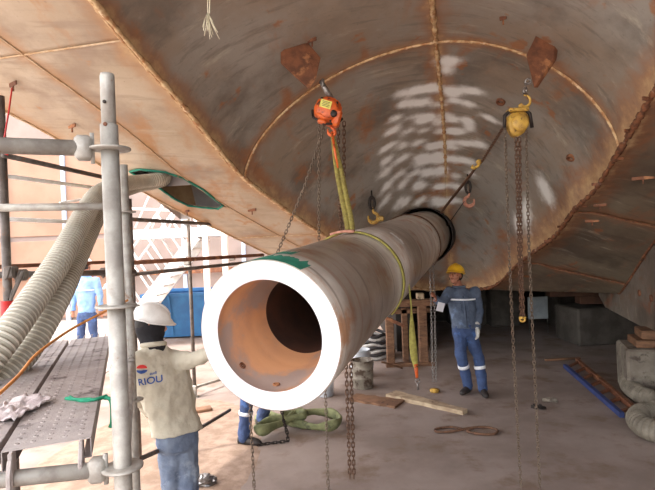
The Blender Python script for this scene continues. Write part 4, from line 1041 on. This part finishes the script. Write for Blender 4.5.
# timber trestle
g = G(408, 366, 0); Dt = g.y; tr = thing('timber_trestle', 'dark timber trestle of posts and beams behind the hanging sling', 'trestle', g)
def tp(px, py, dy=0): return P(px, py, Dt + dy)
for (a, b, w_, nm) in (((390, 318), (391, 364), .13, 'post'), ((422, 303), (424, 366), .14, 'post'), ((405, 308), (406, 362), .1, 'post')):
    dy = .06 if nm == 'post' and a[0] != 405 else .35
    A = tp(*a, dy); B = tp(*b, dy); B.z = 0; A.x = B.x; bm = NB(); bar(bm, A, B, w_, w_, up=(0, 1, 0), bevel=.008); obj(nm, bm, M['wood'], tr, smooth=False)
for (a, b, w_, hq, dy) in (((384, 304), (434, 302), .16, .11, .06), ((386, 366), (434, 364), .12, .08, 0.0), ((386, 312), (430, 310), .1, .08, .35)):
    bm = NB(); bar(bm, tp(*a, dy), tp(*b, dy), w_, hq, bevel=.008); obj('beam', bm, M['wood'], tr, smooth=False)
bm = NB(); box(bm, tp(420, 296), (.12, .14, .1), bevel=.01); obj('packer', bm, M['wood_pale'], tr, smooth=False)
bm = NB(); bar(bm, tp(386, 318, -.1), tp(404, 326, -.1), .05, .05); obj('brace', bm, M['rustplate'], tr, smooth=False)
bm = NB(); bar(bm, tp(382, 362, -.5), G(402, 368, .03), .03, .03); put('wood_offcut', bm, M['wood'], G(392, 365, 0), 'thin stick leaning by the timber trestle', 'timber', smooth=False)
# striped bundle of hoses
for k in range(8):
    a0 = G(352 + k * .8, 352 - k * .6, .05 + .06 * k); bm = NB()
    c0 = G(374, 357, 0); z = .05 + k * .055
    pts = [c0 + Vector((math.cos(2 * PI * i / 24) * (.36 - .012 * k) + .02 * (k % 3), math.sin(2 * PI * i / 24) * .3, z + .02 * math.sin(i * 1.3 + k))) for i in range(24)]
    tube(bm, pts, .03, 8, closed=True)
    tag(obj('hose_coil', bm, M['stripe_dark'] if k % 2 else M['stripe_light'], loc=c0 + Vector((0, 0, z))), ['lowest pale grey', 'lowest black', 'second pale grey', 'second black', 'third pale grey', 'third black', 'topmost pale grey', 'topmost black'][k] + ' turn of the coiled hose pile behind the pails', 'hose', 'coiled hose pile')
# boards and rope
def slab(px0, py0, px1, py1, w0, w1, th, mat, label, z=.0, name='board'):
    a, b = G(px0, py0, z + th / 2), G(px1, py1, z + th / 2); d = (b - a).normalized(); x = Vector((d.y, -d.x, 0)); bm = NB()
    n = 10; rows = []
    for i in range(n + 1):
        p = a.lerp(b, i / n); w_ = (w0 + (w1 - w0) * i / n) * (1 + .1 * math.sin(i * 2.1)); zo = .012 * math.sin(i * .9)
        rows.append([bm.verts.new(p + x * (w_ / 2 * sx) + Vector((0, 0, zo * 0 + th / 2 * sz))) for sx, sz in ((-1, -1), (1, -1), (1, 1), (-1, 1))])
    for r0, r1 in zip(rows, rows[1:]):
        for k in range(4): bm.faces.new((r0[k], r0[(k + 1) % 4], r1[(k + 1) % 4], r1[k]))
    bm.faces.new(rows[0]); bm.faces.new(rows[-1]); bmesh.ops.recalc_face_normals(bm, faces=bm.faces)
    return put(name, bm, mat, G((px0 + px1) / 2, (py0 + py1) / 2, z), label, 'board', smooth=False)
slab(391, 394, 465, 412, .22, .10, .05, M['wood_pale'], 'pale weathered board lying on the floor in front of the worker in blue')
slab(352, 397, 400, 404, .26, .3, .03, M['wood'], 'flat brown board lying on the floor beside the paint-spattered pail')
bm = NB(); pts = smooth_path([G(462, 429, .015), G(450, 427, .015), G(436, 429, .015), G(438, 432, .015), G(455, 431, .02), G(470, 428, .02), G(485, 427, .015), G(497, 430, .015), G(494, 434, .015), G(480, 434, .02), G(467, 431, .025), G(474, 428, .03)], 6)
tube(bm, pts, .014, 6); put('wire_sling', bm, M['sling_brown'], G(468, 431, 0), 'thin brown wire sling looped on the floor in front of the worker in blue', 'sling')
for (px, py, lab) in ((536, 409, 'dark rubble heap between the hanging chains'), (553, 402, 'small grey rubble heap right of the hanging chains')):
    bm = NB(); g = G(px, py, 0)
    for k in range(9):
        box(bm, g + Vector((random.uniform(-.1, .1), random.uniform(-.06, .06), random.uniform(.015, .04))), (random.uniform(.03, .08), random.uniform(.02, .05), random.uniform(.02, .04)), rot=random.random() * 3, bevel=.005)
    put('rubble', bm, M['darksteel'] if px < 540 else M['concrete'], g, lab, 'rubble', smooth=False, kind='stuff')
# green sling heap
gh = thing('round_sling', 'faded green round sling heaped on the floor under the pipe', 'sling', G(298, 422, 0))
ctrl = [(256, 420), (268, 414), (282, 418), (300, 424), (318, 427), (336, 424), (340, 418), (330, 413), (312, 412), (294, 416), (280, 424), (262, 430), (256, 427), (270, 421), (292, 418), (304, 415), (296, 411), (282, 411)]
pts = smooth_path([G(px, py, .04 + .014 * i ** .8) for i, (px, py) in enumerate(ctrl)], 6); bm = NB(); tube(bm, pts, [.05 + .014 * math.sin(i * .5) for i in range(len(pts))], 10, sc=(.6, 1)); o = obj('sling_loop', bm, M['sling_green'], gh)
tx = bpy.data.textures.new('folds', 'CLOUDS'); tx.noise_scale = .12
dm = o.modifiers.new('d', 'DISPLACE'); dm.texture = tx; dm.strength = .03
# floor chain and hook under the pipe
fc = thing('floor_chain', 'short dark chain trailing onto the floor in front of the green sling', 'chain', G(285, 442, 0)); 
bm = NB(); chain(bm, [G(258, 445, .015), G(272, 443, .015), G(288, 441, .02), G(287, 432, .12), P(283, 418, 5.2), P(281, 405, 5.15)], .04, .006, .014); obj('links', bm, M['darksteel'], fc, kind='stuff')
# sand drift and scrap by the left worker
bm = NB(); bmesh.ops.create_grid(bm, x_segments=60, y_segments=50, size=.5)
cS = Vector((-1.9, 5.0, 0))
for v in bm.verts:
    x, y = v.co.x * 2, v.co.y * 2; rr = min(1, math.hypot(x, y)); e = max(0, 1 - rr)
    v.co = cS + Vector((x * 1.15, y * 2.1, .002 + .09 * e * (.6 + .8 * mnoise.noise(Vector((x * 3, y * 3, 0)))) - .01 * (1 if rr > .97 else 0)))
tag(obj('sand_drift', bm, M['soil'], loc=cS), 'low drift of brown sand on the floor behind the worker in beige', 'sand', kind='stuff')
g = G(203, 412, 0); bm = NB(); box(bm, g + Vector((0, 0, .03)), (.22, .14, .05), rot=.4, bevel=.01); put('scrap_wood', bm, M['wood'], g, 'dark wooden scrap on the floor right of the worker in beige', 'timber', smooth=False)
bm = NB(); g = G(203, 486, 0)
ball(bm, g + Vector((0, 0, .05)), .1, 16, (1.2, .8, .55))
for v in bm.verts: v.co += v.co.normalized() * .0 + Vector((random.uniform(-.014, .014), random.uniform(-.014, .014), random.uniform(-.012, .012)))
put('foil_scrap', bm, M['steel'], g, 'crumpled silvery foil scrap at the feet of the worker in beige', 'foil', smooth=False)

# ------------------------------------------------------------ people
def remesh(o, vox, smooth_it=6, fold=0.0, fscale=.1):
    r = o.modifiers.new('remesh', 'REMESH'); r.mode = 'VOXEL'; r.voxel_size = vox; r.use_smooth_shade = True
    s = o.modifiers.new('smooth', 'SMOOTH'); s.iterations = smooth_it; s.factor = .5
    if fold:
        t = bpy.data.textures.new('fold', 'CLOUDS'); t.noise_scale = fscale; t.noise_depth = 2
        d = o.modifiers.new('folds', 'DISPLACE'); d.texture = t; d.strength = fold; d.mid_level = .5; d.texture_coords = 'LOCAL'
def sect(bm, secs, n=20):
    rings = []
    for c, sv, fv, rx, ry in secs:
        rings.append([bm.verts.new(c + sv * (math.cos(2 * PI * k / n) * rx) + fv * (math.sin(2 * PI * k / n) * ry)) for k in range(n)])
    for A, B in zip(rings, rings[1:]):
        for k in range(n): bm.faces.new((A[k], A[(k + 1) % n], B[(k + 1) % n], B[k]))
    bm.faces.new(list(reversed(rings[0]))); bm.faces.new(rings[-1])
def hand(bm, w, d, palm_n, curl=.5, e=0.0, side=1):
    """w wrist, d direction of the hand, palm_n palm normal"""
    d = d.normalized(); palm_n = (palm_n - d * palm_n.dot(d)).normalized(); x = d.cross(palm_n).normalized() * side
    sect(bm, [(w, x, palm_n, .026 + e, .02 + e), (w + d * .04, x, palm_n, .036 + e, .018 + e), (w + d * .09, x, palm_n, .042 + e, .015 + e)], 12)
    for i, (ox, L) in enumerate(((-.031, .068), (-.0105, .078), (.0105, .073), (.031, .056))):
        p = w + d * .085 + x * ox; dd = d.copy(); r0 = .0095 + e
        for k in range(3):
            q = p + dd * (L / 3 * (1.15 - .1 * k)); capsule(bm, p, r0, q, r0 * .92, 8); p = q; r0 *= .92
            dd = (dd * math.cos(curl * .9) + palm_n * math.sin(curl * .9)).normalized()
    p = w + d * .025 - x * .03; dd = (d * .7 - x * .75 + palm_n * .25).normalized(); q = p + dd * .045; capsule(bm, p, .014 + e, q, .011 + e, 8)
    dd2 = (d * .95 - x * .1 + palm_n * .4).normalized(); capsule(bm, q, .011 + e, q + dd2 * .035, .009 + e, 8)
def person(label, J, col, group=None, sc_=1.0, bands=True, glove=(False, False), mask=False, helmet='helmet_y', loc=None, vox=.011, shirt_hem=True, coarse=False):
    base = Vector((J['pelvis'].x, J['pelvis'].y, 0)) if loc is None else loc
    t = thing('person', label, 'person', base, group)
    side = (J['shR'] - J['shL']); side.z *= .5; side.normalize(); up = (J['neck'] - J['pelvis']).normalized(); fwd = J['fwd'].normalized(); side = (side - fwd * side.dot(fwd) * 0).normalized(); fv = up.cross(side).normalized()
    if fv.dot(fwd) < 0: fv = -fv
    # body
    bm = NB(); hc = J['head']; fc_ = J['face'].normalized(); hs = fc_.cross(Vector((0, 0, 1))).normalized(); hu = hs.cross(fc_).normalized()
    ax = (hs, fc_, hu)
    ball(bm, hc + hu * .015 - fc_ * .012, .1, 20, (.78, .95, 1.02), ax)           # cranium
    ball(bm, hc - hu * .05 + fc_ * .018, .075, 16, (.80, .85, .95), ax)           # jaw
    ball(bm, hc - hu * .095 + fc_ * .058, .022, 10, (1.1, .9, .8), ax)            # chin
    tube(bm, [hc + hu * .02 + fc_ * .083, hc - hu * .02 + fc_ * .108], [.010, .017], 8)   # nose
    ball(bm, hc - hu * .025 + fc_ * .1, .014, 8, (1.4, 1, .8), ax)
    ball(bm, hc - hu * .058 + fc_ * .083, .017, 8, (1.4, .7, .6), ax)             # mouth mound
    for sgn_ in (-1, 1):
        ball(bm, hc + hs * (.033 * sgn_) + hu * .03 + fc_ * .078, .016, 8, (1.5, .6, .5), ax)   # brow
        ball(bm, hc + hs * (.045 * sgn_) - hu * .02 + fc_ * .062, .02, 8, (1, .8, .9), ax)      # cheek
        ball(bm, hc + hs * (.080 * sgn_) - fc_ * .005 - hu * .005, .03, 10, (.3, .7, 1), ax)    # ear
    capsule(bm, hc - hu * .06 - fc_ * .02, .056, J['neck'] - up * .03, .062, 12)
    sect(bm, [(J['pelvis'], side, fv, .13, .09), (J['chest'], side, fv, .14, .095), (J['neck'] - up * .06, side, fv, .12, .07), (J['neck'], side, fv, .05, .05)], 16)
    for k in ('L', 'R'):
        capsule(bm, J['sh' + k], .045, J['el' + k], .038, 10); capsule(bm, J['el' + k], .038, J['ha' + k], .026, 10)
        hd = J.get('hd' + k, (J['ha' + k] - J['el' + k])); pn = J.get('pn' + k, fwd)
        hand(bm, J['ha' + k], hd, pn, J.get('curl', .5), 0.001, 1 if k == 'L' else -1)
        capsule(bm, J['hi' + k], .07, J['kn' + k], .048, 10); capsule(bm, J['kn' + k], .048, J['an' + k], .036, 10); capsule(bm, J['an' + k], .036, J['an' + k] + J.get('toe' + k, fwd).normalized() * .08 - Vector((0, 0, .045)), .024, 8)
    o = obj('body', bm, M['skin'], t); remesh(o, .0065 if not coarse else .012, 3)
    for sgn_ in (-1, 1):
        bm = NB(); ball(bm, hc + hs * (.032 * sgn_) + hu * .012 + fc_ * .083, .010, 10, (1.3, .6, .7), ax); obj('eye', bm, M['eye'], t)
    bm = NB(); ball(bm, hc - hu * .058 + fc_ * .094, .014, 10, (1.5, .45, .35), ax); obj('lips', bm, M['lip'], t)
    bm = NB(); ball(bm, hc + hu * .012 - fc_ * .03, .1, 18, (.84, .86, 1.0), ax); obj('hair', bm, M['hair'], t)
    if mask:
        bm = NB(); ball(bm, hc - hu * .02, .108, 18, (.86, 1.0, 1.0), ax); ball(bm, hc - hu * .05 + fc_ * .03, .085, 16, (.9, .9, 1.), ax); capsule(bm, hc - hu * .06 - fc_ * .02, .07, J['neck'] - up * .02, .085, 12); o = obj('balaclava', bm, M['black_cloth'], t); remesh(o, .01, 4, .01, .05)
    # helmet
    hb = hc + hu * .045 - fc_ * .005; bm = NB(); prof = []
    for k in range(9):
        a = PI / 2 * k / 8; prof.append((.118 * math.sin(a) + .0, .128 * math.cos(a)))
    lathe(bm, [(-.012, .134), (-.006, .138), (.0, .131)] + prof, hb, hu, 32)
    for v in bm.verts:
        q = v.co - hb; f_ = q.dot(fc_); h_ = q.dot(hu)
        if h_ < .005 and f_ > 0: v.co += fc_ * (.03 * (f_ / .13) ** 2) - hu * .008
        v.co -= hs * (q.dot(hs) * .1); v.co += fc_ * (f_ * .08)
    hm = obj('helmet', bm, M[helmet], t); hm.modifiers.new('s', 'SOLIDIFY').thickness = .004
    bm = NB(); pts = [hb + fc_ * (math.cos(R(a)) * .136) + hu * (math.sin(R(a)) * .121) for a in range(25, 156, 10)]; tube(bm, pts, .008, 6, sc=(1.6, .7)); obj('helmet_ridge', bm, M[helmet], hm)
    bm = NB(); tube(bm, [hc + hs * .08 + hu * .03, hc + hs * .07 - hu * .06 + fc_ * .03, hc - hu * .118 + fc_ * .055, hc - hs * .07 - hu * .06 + fc_ * .03, hc - hs * .08 + hu * .03], .004, 5); obj('chin_strap', bm, M['black_cloth'], hm)
    # jacket
    bm = NB(); pel, ch, nk = J['pelvis'], J['chest'], J['neck']; hem = pel - up * J.get('hem', .03)
    fat = J.get('fat', 1.0)
    sect(bm, [(hem, side, fv, .175 * fat, .125 * fat), (pel + up * .08, side, fv, .165 * fat, .12 * fat), (ch - up * .1, side, fv, .18 * fat, .125 * fat), (ch + up * .05, side, fv, .195 * fat, .125 * fat), (nk - up * .09, side, fv, .185, .105), (nk - up * .04, side, fv, .13, .085), (nk + up * .005, side, fv, .075, .07)], 24)
    for k in ('L', 'R'):
        capsule(bm, J['sh' + k], .078, J['el' + k], .060, 12); e = J['el' + k].lerp(J['ha' + k], J.get('sleeve', .92)); capsule(bm, J['el' + k], .060, e, .046, 12)
    jk = obj('jacket', bm, M[col[0]], t); remesh(jk, vox, 5, .034, .085)
    bm = NB(); n = 16; pts = [nk + up * .012 + side * (math.cos(2 * PI * k / n) * .078) + fv * (math.sin(2 * PI * k / n) * .072) for k in range(n)]; tube(bm, pts, .018, 8, closed=True); obj('collar', bm, M[col[0]], jk)
    # front placket, pocket flaps and cuffs
    if bands:
        bm = NB(); ribbon(bm, [ch + up * .09 + fv * .112, ch + fv * .134 * fat, ch - up * .12 + fv * .132 * fat, hem + up * .02 + fv * .13 * fat], .03, .006, side); obj('placket', bm, M[col[0]], jk)
        for sg in (-1, 1):
            bm = NB(); c = ch - up * .02 + side * (.085 * sg) + fv * (.124 * fat); box(bm, c, (.085, .012, .035), ax=(side - fv * (.35 * sg), fv + side * (.35 * sg), up), bevel=.003); box(bm, c - up * .05, (.078, .006, .09), ax=(side - fv * (.35 * sg), fv + side * (.35 * sg), up), bevel=.002); obj('chest_pocket', bm, M[col[0]], jk, smooth=False)
    for k in ('L', 'R'):
        e = J['el' + k].lerp(J['ha' + k], J.get('sleeve', .92)); d_ = (J['ha' + k] - J['el' + k]).normalized(); bm = NB(); lathe(bm, [(-.03, .047), (-.03, .052), (.01, .05), (.01, .044)], e + d_ * .02, d_, 20); obj('cuff', bm, M[col[0]], jk)
    # trousers
    bm = NB(); sect(bm, [(pel + up * .06, side, fv, .145, .105), (pel - up * .05, side, fv, .165, .12), ((J['hiL'] + J['hiR']) / 2 - up * .06, side, fv, .14, .115)], 20)
    for k in ('L', 'R'):
        capsule(bm, J['hi' + k], .098, J['kn' + k], .075, 12); capsule(bm, J['kn' + k], .075, J['an' + k] + Vector((0, 0, -.01)), .066, 12)
    tr_ = obj('trousers', bm, M[col[1]], t); remesh(tr_, vox, 4, .034, .1)
    if bands:
        for k in ('L', 'R'):
            a = J['kn' + k].lerp(J['an' + k], .30); b = J['kn' + k].lerp(J['an' + k], .40); bm = NB(); lathe(bm, [(0, .070), (.0, .077), ((b - a).length, .0755), ((b - a).length, .070)], a, b - a, 24); obj('reflective_band', bm, M['reflect'], tr_)
        bm = NB(); c = ch + up * .045; n = 40; A = [c + side * (math.cos(2 * PI * k / n) * .198 * fat) + fv * (math.sin(2 * PI * k / n) * .135 * fat) for k in range(n)]; A.append(A[0]); ribbon(bm, A, .022, .006, up); obj('reflective_stripe', bm, M['reflect'], jk)
    # boots
    for k in ('L', 'R'):
        f_ = J.get('toe' + k, fwd); f_ = Vector((f_.x, f_.y, 0)).normalized(); s_2 = Vector((f_.y, -f_.x, 0)); an = J['an' + k]; z0 = an.z - .09
        g0 = Vector((an.x, an.y, z0)); bm = NB(); U = Vector((0, 0, 1))
        sect(bm, [(g0 - f_ * .07 + U * .045, s_2, U, .030, .042), (g0 - f_ * .02 + U * .05, s_2, U, .042, .05), (g0 + f_ * .08 + U * .045, s_2, U, .048, .045), (g0 + f_ * .15 + U * .035, s_2, U, .046, .034), (g0 + f_ * .19 + U * .025, s_2, U, .028, .022)], 16)
        capsule(bm, an - U * .03, .052, an + U * .07, .056, 12); o = obj('boot', bm, M['boot'], t); remesh(o, .008, 3)
    for k, gflag in zip(('L', 'R'), glove):
        if gflag:
            bm = NB(); hd = J.get('hd' + k, (J['ha' + k] - J['el' + k])); hand(bm, J['ha' + k], hd, J.get('pn' + k, fwd), J.get('curl', .5), .0045, 1 if k == 'L' else -1)
            d_ = hd.normalized(); capsule(bm, J['ha' + k] - d_ * .05, .036, J['ha' + k], .033, 12); o = obj('glove', bm, M['glove'], t); remesh(o, .005, 2)
    return t, jk

# worker in blue, right (facing the camera; his left is on the viewer's right)
DW = 6.85
def W(px, py, dy=0.0): return P(px, py, DW + dy)
J = dict(pelvis=W(464, 324), chest=W(461.5, 302), neck=W(459, 287.5), head=W(455.5, 275.5, -.02), shR=W(450, 292), shL=W(474.5, 292.5),
         elR=W(441.5, 303, -.12), haR=W(436.5, 299.5, -.10), elL=W(479.5, 312, .03), haL=W(477, 327.5, -.07), hiR=W(459.5, 331), hiL=W(469, 331), knR=W(461, 355, -.10), knL=W(478, 356, -.06),
         anR=W(468, 384, .02), anL=W(483, 388.5, -.1), fwd=Vector((-.2, -1, 0)), face=Vector((-.62, -.72, .2)), hdR=Vector((-.3, -.5, .45)), pnR=Vector((-.8, .3, -.3)), pnL=Vector((-.6, -.2, 0)), hdL=Vector((-.05, -.1, -1)), toeR=Vector((-.7, -.7, 0)), toeL=Vector((-.1, -1, 0)), curl=.55, hem=.05)
for k in 'RL': J['an' + k].z = .09
person('standing worker in blue denim workwear and yellow helmet, looking up at the pipe', J, ('denim', 'denim_dark'), glove=(True, False))
# note sheet in the worker's hand
bm = NB(); c = W(440.5, 307, -.20); box(bm, c, (.10, .004, .12), ax=(Vector((1, .2, -.3)), Vector((-.2, 1, 0)), Vector((.3, 0, 1)))); put('paper_sheet', bm, M['paper'], c, 'small white paper held by the worker in blue', 'paper', smooth=False)

# worker in beige, left (back to the camera)
DL = 3.62
def W(px, py, dy=0.0): return P(px, py, DL + dy)
J = dict(pelvis=W(176, 425, .02), chest=W(163, 380), neck=W(154, 346), head=W(151, 325, .05), shL=W(142, 360, -.08), shR=W(172, 359, .1),
         elL=W(133, 392, .22), haL=W(150, 412, .42), elR=W(189, 361, -.02), haR=W(211, 353, -.10), hiL=W(170, 442, -.02), hiR=W(184, 442, .04), knL=W(173, 500, .06), knR=W(190, 502, .06),
         anL=W(172, 560), anR=W(196, 560), fwd=Vector((.75, .8, 0)), face=Vector((.96, .18, -.22)), hdR=Vector((.8, -.5, .0)), pnR=Vector((-.3, -.2, -.8)), hdL=Vector((.6, .5, 0)), hem=.06, fat=1.14, curl=.4)
for k in 'RL': J['an' + k].z = .09
tp_, jk = person('worker in beige shirt and white helmet seen from behind, reaching for the pipe rim', J, ('beige_shirt', 'jeans'), bands=False, mask=True, helmet='helmet_w')
# print on the back
def text_on(txt, size, c, mat, target, name, parent, rot=0.0, dirv=Vector((0, -1, 0))):
    cu = bpy.data.curves.new(name, 'FONT'); cu.body = txt; cu.size = size; cu.align_x = 'CENTER'; cu.align_y = 'CENTER'; cu.offset = size * .02
    tmp = bpy.data.objects.new(name, cu); COL.objects.link(tmp); dg = bpy.context.evaluated_depsgraph_get(); me = bpy.data.meshes.new_from_object(tmp.evaluated_get(dg)); bpy.data.objects.remove(tmp)
    bm = NB(); bm.from_mesh(me); bmesh.ops.triangulate(bm, faces=bm.faces); bmesh.ops.subdivide_edges(bm, edges=[e for e in bm.edges if e.calc_length() > size * .25], cuts=1)
    y = -dirv.normalized(); x = y.cross(Vector((0, 0, 1))).normalized(); up_ = x.cross(y); Rm = Matrix.Rotation(rot, 3, y)
    for v in bm.verts: v.co = c + (Rm @ (x * v.co.x + up_ * v.co.y))
    o = obj(name, bm, mat, parent, smooth=False)
    s = o.modifiers.new('sw', 'SHRINKWRAP'); s.target = target; s.offset = .004; s.wrap_method = 'PROJECT'; s.use_project_x = s.use_project_z = False; s.use_project_y = True; s.use_positive_direction = True; s.use_negative_direction = True
    return o
bpy.context.view_layer.update()
text_on('RIOU', .066, W(143.5, 386, -.3), M['bluetext'], jk, 'back_print', jk, rot=R(-4))
text_on('audi', .026, W(146, 378.5, -.3), M['bluetext'], jk, 'back_print', jk, rot=R(-4))
def decal(pts, mat):
    bm = NB(); vs = [bm.verts.new(p) for p in pts]; bm.faces.new(vs); bmesh.ops.triangulate(bm, faces=bm.faces); bmesh.ops.subdivide_edges(bm, edges=bm.edges, cuts=3)
    o = obj('emblem', bm, mat, jk, smooth=False); s = o.modifiers.new('sw', 'SHRINKWRAP'); s.target = jk; s.offset = .004; s.wrap_method = 'PROJECT'; s.use_project_y = True; s.use_positive_direction = True; s.use_negative_direction = True
decal([W(134 + 5.5 * math.cos(a) , 373.5 + 3.6 * math.sin(a), -.3) for a in [PI * k / 8 for k in range(8, 17)]], M['redtext'])
decal([W(134 + 5.5 * math.cos(a) + .8, 375 + 3.2 * math.sin(a), -.3) for a in [PI * k / 8 for k in range(0, 9)]], M['bluetext'])

# worker hidden behind the pipe end: only a leg shows below it
DH = 5.35
def W(px, py, dy=0.0): return P(px, py, DH + dy)
J = dict(pelvis=W(262, 354), chest=W(263, 320), neck=W(264, 296), head=W(265, 283), shR=W(250, 302), shL=W(280, 302), elR=W(248, 326), haR=W(254, 342, -.2), elL=W(283, 326), haL=W(280, 345, -.2),
         hiR=W(253, 362), hiL=W(270, 362), knR=W(247, 400), knL=W(268, 398, .3), anR=W(244, 438), anL=W(262, 432, .55), fwd=Vector((.6, .8, 0)), face=Vector((.7, .7, 0)), toeR=Vector((1, -.2, 0)), toeL=Vector((1, .3, 0)))
J['anR'].z = .09; J['anL'].z = .09; J['knL'] = (J['hiL'] + J['anL']) / 2 + Vector((.05, 0, 0))
person('worker hidden behind the pipe end, only blue trouser leg and boot showing below', J, ('denim', 'denim_dark'), coarse=True, helmet='helmet_w')
# distant workers in the yard
DY = 10.0
def W(px, py, dy=0.0): return P(px, py, DY + dy)
def far_person(x0, label):
    y0 = 265
    J = dict(pelvis=W(x0, 311), chest=W(x0 - 1, 292), neck=W(x0 - 1, 276), head=W(x0 - 1, 266), shL=W(x0 - 10, 280), shR=W(x0 + 9, 280), elL=W(x0 - 13, 297), haL=W(x0 - 14, 310), elR=W(x0 + 13, 295), haR=W(x0 + 14, 310),
             hiL=W(x0 - 5, 316), hiR=W(x0 + 5, 316), knL=W(x0 - 6, 336), knR=W(x0 + 7, 336), anL=W(x0 - 6, 355), anR=W(x0 + 8, 355), fwd=Vector((.1, 1, 0)), face=Vector((.3, 1, 0)))
    J['anL'].z = .09; J['anR'].z = .09
    return person(label, J, ('lightblue', 'denim_dark'), coarse=True, helmet='helmet_w', vox=.016, bands=True)
far_person(87, 'distant worker in light blue seen from behind between the hoses and the upright pole')
